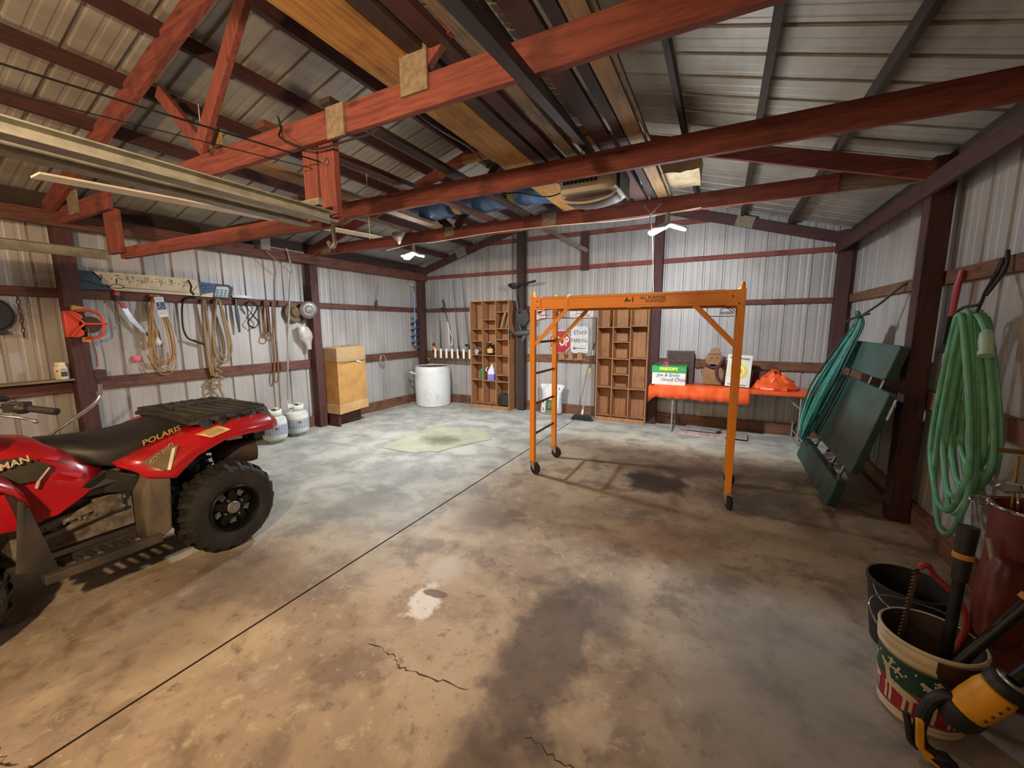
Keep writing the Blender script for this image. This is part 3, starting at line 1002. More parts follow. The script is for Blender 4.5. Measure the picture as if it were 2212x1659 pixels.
for x, s in ((SX0 + .05, 1), (SX1 - .05, -1)):
    b = B()
    for y in (SY0 + .05, SY1 - .05):
        b.tube([(x, y, 1.80), (x + s * .05, y, 1.845), (x + s * .10, y, 1.845), (x + s * .115, y, 1.79), (x, y, 1.79)], .004, 6)
    b.tube([(x + s * .22, SY0 + .04, 1.855), (x + s * .22, SY0 + .04, 1.755), (x, SY0 + .04, 1.755)], .004, 6)
    b.tube([(x + s * .22, SY0 + .04, 1.765), (x + s * .22, SY1 - .1, 1.765), (x, SY1 - .1, 1.765)], .004, 6)
    obj('locking_wire', b, WIRE, SC)
b = B().tube([(SX0 + .395, SY0 - .032, 1.83), (SX0 + .40, SY0 - .034, 1.99), (SX0 + .40, SY0 + .03, 1.995), (SX0 + .405, SY0 + .035, 1.84), (SX0 + .395, SY0 - .032, 1.83)], .005, 6)
single('tie_string', b, WCORD, 'white cord loop tied around the scaffold beam', 'cord')
b = B().box(SX1 - .075, SX1 + .0, SY1 - .05, SY1 - .02, 1.55, 1.62)

# ------------------------------------------------------------------ red quad bike (rear axle at y = 1.6, front towards -y)
QX, QY = -3.75, 1.6


def q(t, s, z):          # forward of the rear axle, sideways (+ = near side), up
    return V((QX + s, QY - t, z))


ATV = thing('quad_bike', 'red quad bike with black seat and rear rack at left', 'quad bike', (QX, QY - .7, 0))
RIMM = mat('black_wheel_rim', '1d1d1e', .38, .6)


def tyre(t, s_in, s_out):
    sg = 1 if s_out > s_in else -1
    r, w = .332, abs(s_out - s_in)
    c = q(t, s_in, r)
    prof = [(.165, .02), (.20, .0), (.26, .004), (.295, .018), (.308, .04), (.312, w / 2), (.308, w - .04), (.295, w - .018), (.26, w - .004), (.20, w), (.165, w - .02), (.155, w / 2)]
    b = B().lathe(prof + [prof[0]], c, (sg, 0, 0), 40, capped=False)
    ty = obj('tyre', b, RUBBER, ATV)
    tr = B()
    n = 22
    for k in range(n):          # tread lugs wrap from shoulder to centre
        for half in (0, 1):
            a0 = 2 * math.pi * (k + half * .5) / n
            pts = []
            for u in (0, .25, .5, .75, 1):
                xw = (.012 + u * (w / 2 - .005)) if half == 0 else (w - .012 - u * (w / 2 - .005))
                rr = .270 + .050 * min(1, u * 2.4) if u < .5 else .321
                aa = a0 + u * .10
                pts.append(c + V((sg * xw, math.cos(aa) * rr, math.sin(aa) * rr)))
            for i in range(4):
                rad = V((0, math.cos(a0), math.sin(a0)))
                tr.beam(pts[i], pts[i + 1], .034, .026, rad)
    obj('tread', tr, RUBBER, ty, smooth=False)
    cf = c + V((sg * w, 0, 0))       # outer face
    b = B().lathe([(.172, -.02), (.174, -.004), (.164, .002), (.154, -.012), (.152, -.045), (.146, -.06), (.140, -.075), (.09, -.075), (.03, -.07)], cf, (sg, 0, 0), 40, capped=False)
    rim = obj('rim', b, RIMM, ATV)
    sp = B()
    for k in range(5):
        a = 2 * math.pi * k / 5 + .3
        d = V((0, math.cos(a), math.sin(a)))
        e = V((0, -math.sin(a), math.cos(a)))
        sp.prism([cf + V((sg * -.045, 0, 0)) + d * .05 - e * .035, cf + V((sg * -.045, 0, 0)) + d * .05 + e * .035, cf + V((sg * -.055, 0, 0)) + d * .138 + e * .02, cf + V((sg * -.055, 0, 0)) + d * .138 - e * .02], (sg * .014, 0, 0))
    obj('spoke', sp, RIMM, rim, smooth=False, bevel=.003)
    for k in range(5):
        wn = B()
        a = 2 * math.pi * k / 5 + .3 + math.pi / 5
        d = V((0, math.cos(a), math.sin(a)))
        e = V((0, -math.sin(a), math.cos(a)))
        o_ = cf + V((sg * -.058, 0, 0))
        wn.prism([o_ + d * .085 - e * .02, o_ + d * .085 + e * .02, o_ + d * .125 + e * .024, o_ + d * .125 - e * .024], (sg * .0015, 0, 0))
        obj('wheel_opening', wn, mat('pale_opening', '5f605c', .6), rim, smooth=False)
    hb = B().lathe([(.046, -.05), (.046, -.028), (.040, -.024), (.02, -.022), (.018, -.014), (.001, -.014)], cf, (sg, 0, 0), 24)
    for k in range(4):
        a = 2 * math.pi * k / 4 + .5
        hb.cyl(cf + V((sg * -.05, math.cos(a) * .068, math.sin(a) * .068)), cf + V((sg * -.03, math.cos(a) * .068, math.sin(a) * .068)), .008, None, 6)
    obj('hub', hb, mat('brushed_hub', '9a9894', .4, .8), rim)


for t in (0, 1.40):
    tyre(t, .325, .59)
    tyre(t, -.325, -.59)

# rear fenders (outer skin, both sides)
UP = [(.56, .80, .39), (.42, .855, .42), (.27, .905, .45), (.12, .95, .475), (-.10, .975, .485), (-.33, .98, .48), (-.40, .955, .45)]
LO = [(.47, .715, .52), (.34, .685, .585), (.21, .80, .595), (.03, .868, .60), (-.15, .872, .59), (-.33, .862, .575), (-.40, .875, .53)]
for sg in (1, -1):
    rows = [[q(a[0] - .01, sg * .24, a[1] + .008) for a in UP]]
    for f, bulge in ((0, 0), (.33, .018), (.66, .022), (1, 0)):
        rows.append([q(a[0] + (c[0] - a[0]) * f, sg * (a[2] + (c[2] - a[2]) * f + bulge), a[1] + (c[1] - a[1]) * f + bulge * .6) for a, c in zip(UP, LO)])
    fen = obj('rear_fender', B().grid(rows), ATVRED, ATV, solid=.012, angle=60)
    if sg > 0:
        def on(t, f, lift=.012):
            lift += .008
            for i in range(len(UP) - 1):
                if UP[i][0] >= t >= UP[i + 1][0]:
                    g = (UP[i][0] - t) / (UP[i][0] - UP[i + 1][0])
                    a = [UP[i][k] + (UP[i + 1][k] - UP[i][k]) * g for k in range(3)]
                    c = [LO[i][k] + (LO[i + 1][k] - LO[i][k]) * g for k in range(3)]
                    bu = .02 * math.sin(math.pi * f)
                    return q(a[0] + (c[0] - a[0]) * f, a[2] + (c[2] - a[2]) * f + bu + lift, a[1] + (c[1] - a[1]) * f + bu * .6 + lift * .8)
        stk = mat('cream_sticker', 'e6c88e', .5, 0, 'd9ba80', 40)
        b = B().m(stk).add([on(.19, .18), on(.045, .14), on(.02, .60), on(.165, .66)], [(0, 1, 2, 3)])
        b.m(mat('sticker_orange', 'd0803a', .5)).add([on(.185, .18, .0135), on(.047, .14, .0135), on(.044, .22, .0135), on(.18, .26, .0135)], [(0, 1, 2, 3)])
        b.m(mat('sticker_print', 'a5834f', .6))
        for f in (.33, .41, .49, .57):
            b.add([on(.165, f, .0135), on(.06, f - .03, .0135), on(.06, f, .0135), on(.165, f + .03, .0135)], [(0, 1, 2, 3)])
        obj('warning_sticker', b, None, fen, smooth=False)
        dk = mat('grey_gold_decal', '6d5f42', .4)
        b = B().m(dk).add([on(.50, .30), on(.33, .12), on(.30, .3), on(.42, .75), on(.46, .78)], [(0, 1, 2, 3, 4)])
        b.m(mat('pale_stripe', 'd8cdb4', .4)).add([on(.318, .3, .013), on(.425, .78, .013), on(.443, .78, .013), on(.335, .28, .013)], [(0, 1, 2, 3)])
        p0, p1, p2 = on(.48, .42, .014), on(.34, .2, .014), on(.41, .02, .014)
        b.text('400 HO', p0, p1 - p0, V((.2, -.25, .9)), .052, mat('decal_silver', 'b9a77e', .4))
        obj('decal', b, None, fen, smooth=False)

# deck between the fenders, tail
obj('rear_deck', B().grid([[q(t, s, z - .02 * abs(s) - .01) for s in (-.43, -.2, 0, .2, .43)] for t, z in ((.1, .95), (-.15, .965), (-.36, .965), (-.40, .92))]), ATVRED, ATV, solid=.01)
# rear rack: moulded plastic with teeth along its sides
random.seed(5)
TOPP = []
for i in range(11):
    t = .16 - i * .056
    TOPP.append((t, .43 + .035 * math.sin(math.pi * (i / 10)) + (.015 if i % 2 else -.015)))
b = B()
rows_t, rows_b = [], []
for t, s in TOPP:
    zz = 1.005 + .02 * math.sin(math.pi * min(1, max(0, (.16 - t) / .56)))
    rows_t.append([q(t, k * s, zz + .03 * (1 - k * k)) for k in (-1, -.75, -.5, -.25, 0, .25, .5, .75, 1)])
    rows_b.append([q(t, k * s, zz - .025 + .02 * (1 - k * k)) for k in (-1, -.75, -.5, -.25, 0, .25, .5, .75, 1)])
b.grid(rows_t).grid([r[::-1] for r in rows_b])
for side in (0, -1):
    b.grid([[r[side] for r in rows_t], [r[side] for r in rows_b]])
b.grid([rows_t[0], rows_b[0]]).grid([rows_t[-1], rows_b[-1]])
RK = mat('black_rack_plastic', '232120', .55, 0, '3a352f', 5)
rack = obj('rear_rack', b, RK, ATV)
for sg in (-1, 1):
    for k in range(5):
        t0 = .12 - k * .105
        b = B().prism([q(t0 + .005, sg * .42, 1.0), q(t0 - .095, sg * .42, 1.0), q(t0 - .07, sg * .515, .925), q(t0 - .025, sg * .515, .925)], (0, 0, .03))
        obj('rack_tooth', b, RK, rack, smooth=False, bevel=.004)
b = B()
for k in range(6):
    t0 = .08 - k * .075
    for sg in (-1, 1):
        b.beam(q(t0, sg * .06, 1.055), q(t0 - .09, sg * .40, 1.03), .026, .028)
b.beam(q(.12, -.36, 1.03), q(.12, .36, 1.03), .04, .035).beam(q(-.36, -.36, 1.03), q(-.36, .36, 1.03), .05, .04)
for sg in (-1, 1):
    b.beam(q(.14, sg * .40, 1.02), q(-.36, sg * .40, 1.02), .05, .035)
b.beam(q(.1, 0, 1.06), q(-.34, 0, 1.055), .07, .03)
obj('rack_rib', b, RK, rack, smooth=False, bevel=.006)

# seat
SEC = [(.83, .985, .945, .09), (.78, .995, .90, .17), (.66, .975, .83, .25), (.55, .965, .785, .285), (.40, .965, .815, .30), (.25, .985, .86, .30), (.10, 1.02, .905, .28), (-.02, 1.045, .93, .24), (-.09, 1.04, .95, .18)]
rings = []
for t, zt, zb, hw in SEC:
    ring = []
    for a, c in ((-1, 0), (-1.02, .45), (-.9, .8), (-.6, .97), (0, 1.0), (.6, .97), (.9, .8), (1.02, .45), (1, 0), (.5, -.03), (-.5, -.03)):
        ring.append(q(t, a * hw, zb + (zt - zb) * c))
    rings.append(ring)
seat = obj('seat', B().loft(rings), SEATM, ATV, angle=70)
p0 = q(.31, .318, .925)
b = B().text('POLARIS', q(.40, .325, .90), q(.16, .312, .962) - q(.40, .325, .90), V((-.25, 0, 1)), .05, GOLD, xs=1.25, bold=.001, lift=.004)
obj('seat_lettering', b, GOLD, seat, smooth=False)

# tank and side panels
SEC = [(.60, .80, .74, .30), (.72, .93, .66, .335), (.84, 1.02, .60, .36), (1.0, 1.06, .58, .37), (1.2, 1.10, .60, .34), (1.45, 1.10, .66, .30), (1.75, 1.02, .72, .26), (1.9, .9, .75, .22)]
rings = []
for t, zt, zb, hw in SEC:
    rings.append([q(t, a * hw, zb + (zt - zb) * c) for a, c in ((-1.06, 0), (-1.03, .35), (-.92, .72), (-.6, .97), (0, 1.02), (.6, .97), (.92, .72), (1.03, .35), (1.06, 0), (.5, -.02), (-.5, -.02))])
body = obj('body_panel', B().loft(rings), ATVRED, ATV, angle=70)
# moulded ridges on the side panel
for t0, z0, t1, z1 in ((.70, .80, .80, .845), (.78, .93, .86, .96)):
    b = B().prism([q(t0, .335, z0), q(t0 + .02, .35, z0 - .03), q(t1, .365, z1 - .02), q(t1, .345, z1)], (.022, 0, .004))
    obj('panel_ridge', b, ATVRED, body, smooth=False, bevel=.006)
dk = mat('dark_decal', '3b352a', .4)
b = B().m(dk).prism([q(.90, .40, .83), q(.84, .385, .90), q(.93, .36, .97), q(1.12, .36, .99), q(1.12, .40, .84)], (.004, 0, .002))
b.m(mat('pale_stripe', 'd8cdb4', .4)).beam(q(.895, .402, .83), q(.845, .39, .89), .014, .006).beam(q(.895, .402, .83), q(.91, .406, .79), .014, .006)
b.text('SPORTSMAN', q(1.19, .378, .900), q(.92, .398, .96) - q(1.19, .378, .900), V((-.35, 0, 1)), .05, mat('decal_silver', 'b9a77e', .4), bold=.001, lift=.02)
obj('body_decal', b, None, body, smooth=False)

# front fenders with mud guards
for sg in (1, -1):
    rows = []
    for t, z, s0, s1 in ((.98, .775, .33, .57), (1.02, .86, .33, .585), (1.12, .945, .31, .59), (1.30, .99, .29, .59), (1.5, .985, .27, .58), (1.7, .93, .26, .55), (1.82, .84, .26, .5)):
        rows.append([q(t, sg * (s0 + (s1 - s0) * f), z + .05 * math.sin(math.pi * f) - .03 * f) for f in (0, .3, .65, 1)])
    obj('front_fender', B().grid(rows), ATVRED, ATV, solid=.014, angle=70)
    b = B().prism([q(.99, sg * .36, .80), q(.985, sg * .575, .79), q(1.045, sg * .60, .42), q(.90, sg * .56, .335), q(.93, sg * .40, .40)], V((0, -.03, 0)))
    obj('mud_guard', b, DUSTY, ATV, smooth=False, bevel=.012)
    b = B().prism([q(.455, sg * .50, .715), q(.36, sg * .565, .69), q(.385, sg * .565, .345), q(.44, sg * .575, .31), q(.52, sg * .55, .33), q(.50, sg * .5, .60)], V((-sg * .15, 0, .0)))
    obj('mud_guard', b, mat('sun_faded_guard', '5d5240', .7, 0, '3f382d', 4), ATV, smooth=False, bevel=.015)
    fw = B()
    fw.beam(q(.98, sg * .585, .33), q(.46, sg * .585, .325), .06, .05).beam(q(.95, sg * .33, .30), q(.46, sg * .33, .30), .04, .05)
    for k in range(8):
        fw.beam(q(.50 + k * .06, sg * .33, .305), q(.50 + k * .06, sg * .58, .315), .02, .03)
    obj('foot_well', fw, DUSTY, ATV, smooth=False, bevel=.006)
    b = B().prism([q(.60, sg * .335, .785), q(.47, sg * .40, .72), q(.46, sg * .38, .60), q(.62, sg * .33, .635), q(.84, sg * .36, .66)], V((-sg * .03, 0, 0)))
    obj('side_cover', b, BLACK, ATV, smooth=False, bevel=.008)
# engine and frame
ENG = mat('grimy_aluminium', '8f867a', .5, .3, '5a5248', 14)
b = B()
random.seed(3)
b.box(QX - .2, QX + .2, QY - 1.0, QY - .45, .33, .60)
b.beam(q(.50, .22, .57), q(.92, .24, .50), .07, .05).beam(q(.52, .23, .50), q(.90, .24, .44), .06, .03)
b.box(QX + .17, QX + .27, QY - .66, QY - .52, .48, .60)
for k in range(6):
    t = .52 + k * .07
    b.beam(q(t, .2, .47 + random.uniform(0, .06)), q(t + .05, .26, .47 + random.uniform(0, .07)), .03, .04)
    b.cyl(q(t, .26, .5), q(t, .28, .5), .012, None, 6)
obj('engine', b, ENG, ATV, smooth=False, bevel=.006)
b = B().box(QX - .17, QX + .17, QY - 1.75, QY + .22, .30, .345)
for sg in (-1, 1):
    b.tube([q(-.3, sg * .15, .62), q(0, sg * .17, .72), (q(.5, sg * .16, .66)), q(1.0, sg * .14, .62), q(1.7, sg * .14, .66)], .018)
    b.tube([q(-.25, sg * .12, .34), q(-.33, sg * .13, .60), q(-.36, sg * .16, .84)], .016)
    for t in (0, 1.4):
        b.tube([q(t + .1, sg * .12, .34), q(t, sg * .36, .31)], .018).tube([q(t - .1, sg * .12, .36), q(t, sg * .36, .31)], .018)
        b.cyl(q(t, sg * .1, .31), q(t, sg * .40, .31), .02, None, 12)
b.box(QX - .36, QX + .36, QY - .45, QY - .05, .70, .80)
obj('frame', b, BLACKM, ATV, smooth=False)
for sg in (1, -1):
    for t in (.06, 1.36):
        b = B()
        p0, p1 = q(t, sg * .36, .50), q(t - .02, sg * .27, .88)
        d, s_, u_ = basis(p1 - p0)
        pts = []
        for k in range(81):
            a = k / 80 * 2 * math.pi * 8
            pts.append(p0 + (p1 - p0) * (k / 80) + (s_ * math.cos(a) + u_ * math.sin(a)) * .045)
        b.tube(pts, .009, 6).cyl(p0, p1, .02, None, 10).cyl(p0, p0 + (p1 - p0) * .4, .032, None, 12)
        obj('shock_spring', b, BLACKM, ATV)
b = B().lathe([(.03, 0), (.085, .01), (.098, .04), (.1, .27), (.092, .30), (.075, .305), (.072, .285), (.02, .285)], q(-.06, .20, .665), (.38, .92, 0), 24)
obj('muffler', b, mat('rusty_muffler', '4d3a33', .7, .4, '33282a', 10), ATV)
b = B().prism([q(-.27, -.3, .84), q(-.27, .33, .84), q(-.41, .36, .87), q(-.42, .30, .80), q(-.40, -.3, .80)], (0, 0, .04)).beam(q(-.30, -.34, .79), q(-.33, .40, .80), .10, .05)
obj('tail_guard', b, BLACK, ATV, smooth=False, bevel=.01)
b = B().beam(q(-.415, -.36, .885), q(-.415, -.2, .885), .02, .045).beam(q(-.415, .22, .885), q(-.415, .38, .885), .02, .045)
obj('tail_light', b, mat('red_lens', '6d1410', .2), ATV, smooth=False)

# handlebars
hbz = 1.22
b = B()
for sg in (-1, 1):
    b.tube(curve([q(1.02, 0, 1.18), q(1.0, sg * .10, 1.22), q(.95, sg * .2, 1.245), q(.80, sg * .445, 1.21)]), .012)
obj('handlebar', b, BLACKM, ATV)
for sg in (-1, 1):
    g = obj('grip', B().cyl(q(.865, sg * .34, 1.229), q(.795, sg * .455, 1.209), .019, .02, 14), RUBBER, ATV)
    c = B().ball(q(.885, sg * .31, 1.232), .035, .04, .032, 12, 8).beam(q(.93, sg * .24, 1.24), q(.87, sg * .33, 1.24), .05, .055)
    obj('switch_box', c, BLACK, ATV, bevel=.004)
    obj('brake_lever', B().tube(curve([q(.97, sg * .22, 1.215), q(.95, sg * .30, 1.20), q(.91, sg * .375, 1.19), q(.875, sg * .41, 1.168)]), .008, rads=None).ball(q(.87, sg * .415, 1.165), .012), STEEL, ATV)
b = B().loft([[q(t, a * w, z + c * h) for a, c in ((-1, 0), (-.7, .8), (0, 1), (.7, .8), (1, 0), (0, -.4))] for t, w, z, h in ((.93, .10, 1.20, .06), (1.0, .14, 1.20, .1), (1.12, .15, 1.18, .1), (1.22, .10, 1.14, .05))])
obj('gauge_pod', b, BLACK, ATV)
b = B().grid([[q(t, s, z + .03 * (1 - (s / .4) ** 2)) for s in (-.42, -.2, 0, .2, .42)] for t, z in ((1.12, 1.075), (1.3, 1.10), (1.6, 1.09), (1.85, 1.03))])
obj('front_rack', b, RK, ATV, solid=.03)
b = B().tube(curve([q(1.0, .15, 1.09), q(1.02, .33, 1.10), q(1.1, .42, 1.10), q(1.3, .45, 1.10)]), .026)
obj('rack_rail', b, RK, ATV)

# ------------------------------------------------------------------ cubby shelves on the back wall
def cubby(x0, x1, y0, y1, H, divs, rows, label, t=.018, base=.09):
    T = thing('cubby_shelf', label, 'shelf', ((x0 + x1) / 2, (y0 + y1) / 2, 0.001))
    obj('side_panel', B().box(x0, x0 + t, y0, y1, .001, H), PLY, T, smooth=False)
    obj('side_panel', B().box(x1 - t, x1, y0, y1, .001, H), PLY, T, smooth=False)
    obj('top_panel', B().box(x0 + t, x1 - t, y0, y1, H - t, H), PLY, T, smooth=False)
    obj('back_panel', B().box(x0 + t, x1 - t, y1 - .008, y1 - .001, .001, H - t), PLY, T, smooth=False)
    obj('base_board', B().box(x0 + t, x1 - t, y0 + .004, y0 + .02, .001, base), PLY, T, smooth=False)
    xs = [x0] + [x0 + (x1 - x0) * d for d in divs] + [x1]
    for d in xs[1:-1]:
        obj('divider', B().box(d - .007, d + .007, y0 + .002, y1 - .009, base, H - t), PLY, T, smooth=False)
    for i, zs in enumerate(rows):
        a = xs[i] + (t if i == 0 else .0075)
        c = xs[i + 1] - (t if i == len(rows) - 1 else .0075)
        for z in [base] + zs:
            obj('shelf_board', B().box(a, c, y0 + .004, y1 - .009, z - .013, z), PLY, T, smooth=False)
    return xs


CX = cubby(-4.56, -3.67, 6.98, 7.255, 2.17, [.322, .667], [[1.616, 1.375, 1.098, .929, .589], [1.80, 1.616, 1.098, .58], [1.947, 1.625, 1.411, 1.09, .705, .571]],
           'brown plywood pigeonhole shelf holding bottles, beside the black post')
cubby(-1.935, -1.07, 6.98, 7.255, 2.12, [.325, .66], [[1.65, 1.12, .61], [1.65, 1.40, 1.11, .84, .60], [1.67, 1.13, .60]],
      'empty brown plywood pigeonhole shelf right of the broom')


def bottle(name, x, y, z, h, r, m, cap, label, cat='bottle', lab=None, group=None, neck=.33, square=False):
    t = thing(name, label, cat, (x, y, z), group)
    n = 20
    pr_ = [(r * .9, 0), (r, .01), (r, h * .55), (r * .9, h * .64), (r * neck, h * .8), (r * neck, h * .92)]
    obj('body', B().lathe(pr_, (x, y, z + .0005), n=n), m, t)
    obj('cap', B().cyl((x, y, z + h * .9), (x, y, z + h), r * neck * 1.15, None, 14), cap, t)
    if lab:
        obj('label', B().lathe([(r * 1.01, h * .15), (r * 1.01, h * .48)], (x, y, z), n=n, capped=False), lab, t)
    return t


AMBER = mat('amber_glass', '3a1f10', .15)
bottle('beer_bottle', -5.66, 7.19, 1.1255, .23, .033, AMBER, mat('pale_foil', 'c8a888', .4), 'brown bottle with orange label on the rail next to the corner post', lab=mat('orange_label', 'd88a3a', .6))
c1, c2_, c3 = (CX[0] + CX[1]) / 2, (CX[1] + CX[2]) / 2, (CX[2] + CX[3]) / 2
bottle('glass_jug', c2_ - .02, 7.07, 1.098, .27, .065, mat('dark_jug_glass', '241712', .2), mat('tan_cap', 'b08a58', .5), 'dark jug with yellow label in the middle column of the pigeonholes', 'jug', lab=mat('gold_label', 'd8a848', .6), neck=.4)
bottle('small_bottle', c2_ + .075, 7.10, 1.098, .13, .03, mat('dark_small_glass', '2b1c18', .3), BLACK, 'small dark bottle standing right beside the yellow-labelled jug')
bottle('dark_bottle', c1 + .085, 7.1, 1.098, .25, .035, AMBER, BLACK, 'tall dark bottle beside the grey can in the left column')
t = thing('paint_can', 'grey tin can in the left column of the pigeonholes', 'can', (c1 - .04, 7.06, 1.098))
obj('body', B().lathe([(.05, 0), (.052, .006), (.05, .012), (.05, .12), (.053, .125), (.048, .128)], (c1 - .04, 7.06, 1.0985), n=22), mat('tin', '8f8880', .35, .7), t)
obj('label', B().lathe([(.0508, .03), (.0508, .1)], (c1 - .04, 7.06, 1.098), n=22, capped=False), mat('faded_label', 'b9b0a8', .6, 0, '7a6f6a', 30), t)
t = thing('oil_bottle', 'green plastic oil bottle in the left column of the pigeonholes', 'bottle', (c1 + .08, 7.06, .589))
GRN = mat('green_plastic', '2f7a4a', .4)
b = B().loft([[V((c1 + .08 + a * w, 7.06 + c * d, .5895 + z)) for a, c in ((-1, -.8), (-.8, -1), (.8, -1), (1, -.8), (1, .8), (.8, 1), (-.8, 1), (-1, .8))] for z, w, d in ((0, .046, .03), (.14, .047, .03), (.19, .04, .027), (.22, .02, .02), (.235, .016, .016))])
obj('body', b, GRN, t)
obj('cap', B().cyl((c1 + .08, 7.06, .82), (c1 + .08, 7.06, .85), .02, None, 14), BLACK, t)
t = thing('washer_fluid_jug', 'clear jug half full of purple fluid in the middle column of the pigeonholes', 'jug', (c2_ + .03, 7.05, .58))
CLR = mat('cloudy_clear_plastic', 'cfcfe0', .3)
b = B().loft([[V((c2_ + .03 + a * w, 7.05 + c * d, .5805 + z)) for a, c in ((-1, -.8), (-.8, -1), (.8, -1), (1, -.8), (1, .8), (.8, 1), (-.8, 1), (-1, .8))] for z, w, d in ((0, .07, .07), (.02, .073, .073), (.17, .073, .073), (.23, .055, .055), (.28, .025, .025), (.30, .02, .02))])
obj('body', b, CLR, t)
obj('fluid_level', B().loft([[V((c2_ + .03 + a * .0745, 7.05 + c * .0745, .583 + z)) for a, c in ((-1, -.8), (-.8, -1), (.8, -1), (1, -.8), (1, .8), (.8, 1), (-.8, 1), (-1, .8))] for z in (.0, .13)]), mat('purple_fluid', '7f7fc0', .25), t)
obj('handle', B().tube(curve([(c2_ - .045, 6.98, .77), (c2_ - .075, 6.975, .80), (c2_ - .03, 6.985, .855)]), .009), CLR, t)
obj('cap', B().cyl((c2_ + .03, 7.05, .88), (c2_ + .03, 7.05, .905), .022, None, 14), WHITE, t)
b = B().beam((c3 - .05, 7.03, 1.627), (c3 + .075, 7.03, 1.93), .10, .022, (0, 1, 0))
b = B().prism([(c3 - .055, 7.0, 1.627), (c3 - .025, 7.0, 1.627), (c3 + .07, 7.0, 1.925), (c3 + .04, 7.0, 1.93)], (0, .12, 0))
single('wood_block', b, RAW['z'], 'thin wooden board leaning inside an upper right pigeonhole', 'board', smooth=False)
t = thing('black_can', 'squat black container in the bottom right pigeonhole', 'container', (c3 + .01, 7.06, .09))
b = B().loft([[V((c3 + .01 + a * w, 7.06 + c * w * .75, .0905 + z)) for a, c in ((-1, -.7), (-.7, -1), (.7, -1), (1, -.7), (1, .7), (.7, 1), (-.7, 1), (-1, .7))] for z, w in ((0, .095), (.02, .105), (.17, .105), (.22, .08), (.235, .04))])
obj('body', b, RUBBER, t, bevel=.008)
obj('handle', B().tube(curve([(c3 - .06, 7.04, .32), (c3 - .03, 7.04, .355), (c3 + .05, 7.04, .355), (c3 + .08, 7.04, .315)]), .012), RUBBER, t)

# ------------------------------------------------------------------ fishing rod rack on the lower rail
RT = thing('rod_rack', 'wooden ledge with seven white pipe holders by the corner post', 'rack', (-5.15, 7.22, .99))
obj('ledge', B().box(-5.80, -4.57, 7.10, 7.263, .965, .99), TREATED['x'], RT, smooth=False)
PVC = mat('white_pipe', 'e6e2da', .5)
tubes = [-5.585, -5.435, -5.285, -5.135, -4.985, -4.835, -4.685]
for x in tubes:
    c = B().lathe([(.0255, 0), (.0255, .20), (.020, .20), (.020, .02)], (x, 7.145, .991), n=16, capped=False)
    obj('pipe_holder', c, PVC, RT)


def rod(tip, butt, label, reel=None, up=False):
    t = thing('fishing_rod', label, 'fishing rod', butt)
    tip, butt = V(tip), V(butt)
    d = (tip - butt)
    L = d.length
    obj('blank', B().tube([butt + d * (i / 10) for i in range(11)], .006, 6, rads=[.0115 - .007 * i / 10 for i in range(11)]), BLACKM, t)
    obj('handle', B().cyl(butt, butt + d * (.22 if L < 1.5 else .14), .019, .015, 10), BLACK, t)
    if reel is not None:
        c = butt + d * reel
        rl = obj('reel', B().lathe([(.012, -.02), (.035, -.018), (.035, -.01), (.024, -.006), (.024, .012), (.035, .016), (.032, .026), (.01, .03)], c + V((-.04, -.03, 0)), d.normalized(), 16).beam(c, c + V((-.04, -.03, 0)), .012, .02), BLACKM, t)
        obj('crank', B().tube([c + V((-.04, -.03, 0)), c + V((-.085, -.05, .01)), c + V((-.09, -.05, .05))], .005, 6).ball(c + V((-.09, -.05, .055)), .012), STEEL, rl)
    g = B()
    for f in (.35, .5, .64, .78, .9, .99):
        c = butt + d * f
        g.tube([c + V((0, -.012 + .012 * math.sin(a), .012 * math.cos(a))) for a in [k * math.pi / 4 for k in range(8)]], .0018, 5, True)
    obj('line_guide', g, STEEL, t)
    return t


r1 = rod((-5.10, 7.14, 1.20), (-5.335, 7.13, 2.23), 'short rod stored handle up, with a pale cord tied along it', reel=.18)
b = B().tube(curve([(-5.21, 7.11, 1.77), (-5.16, 7.10, 1.6), (-5.09, 7.10, 1.42), (-5.11, 7.10, 1.27), (-5.17, 7.10, 1.33), (-5.18, 7.10, 1.55), (-5.21, 7.11, 1.74)]), .010)
obj('tied_cord', b, mat('grey_white_cord', 'c9c2b8', .7), r1)
rod((-5.08, 7.16, 2.62), (-4.96, 7.145, 1.06), 'thin rod standing upright left of the rod with the reel', reel=None)
rod((-4.87, 7.17, 2.68), (-4.685, 7.145, 1.08), 'thin rod with a silver reel leaning beside the pigeonhole shelf', reel=.12)
rod((-5.47, 7.18, 1.85), (-5.435, 7.145, 1.03), 'short dark rod in the second pipe holder from the corner')

# trolling motor on the black post
TM = thing('trolling_motor', 'black trolling motor clamped to the black back wall post', 'outboard motor', (-3.45, 7.05, 1.5))
obj('tiller', B().tube(curve([(-3.66, 7.06, 2.44), (-3.5, 7.05, 2.445), (-3.36, 7.04, 2.46)]), .016).cyl((-3.36, 7.04, 2.46), (-3.12, 7.0, 2.495), .02, .022, 12), BLACK, TM)
obj('head', B().loft([[V((-3.585 + a * w, 7.05 + c * w * .6, z)) for a, c in ((-1, -.6), (-.5, -1), (.5, -1), (1, -.6), (1, .6), (.5, 1), (-.5, 1), (-1, .6))] for z, w in ((2.37, .03), (2.40, .07), (2.44, .115), (2.47, .11), (2.485, .06))]), BLACK, TM)
obj('shaft', B().cyl((-3.57, 7.06, 2.38), (-3.445, 7.05, 1.55), .014, None, 12), mat('grey_shaft', '5b5a5c', .4, .5), TM)
b = B().prism([(-3.50, 7.0, 2.0), (-3.30, 7.0, 1.98), (-3.24, 7.0, 1.80), (-3.36, 7.0, 1.66), (-3.52, 7.0, 1.76)], (0, .115, 0))
b.cyl((-3.44, 6.99, 1.93), (-3.44, 6.93, 1.95), .02, .02, 10)
obj('clamp_bracket', b, BLACK, TM, smooth=False, bevel=.015)
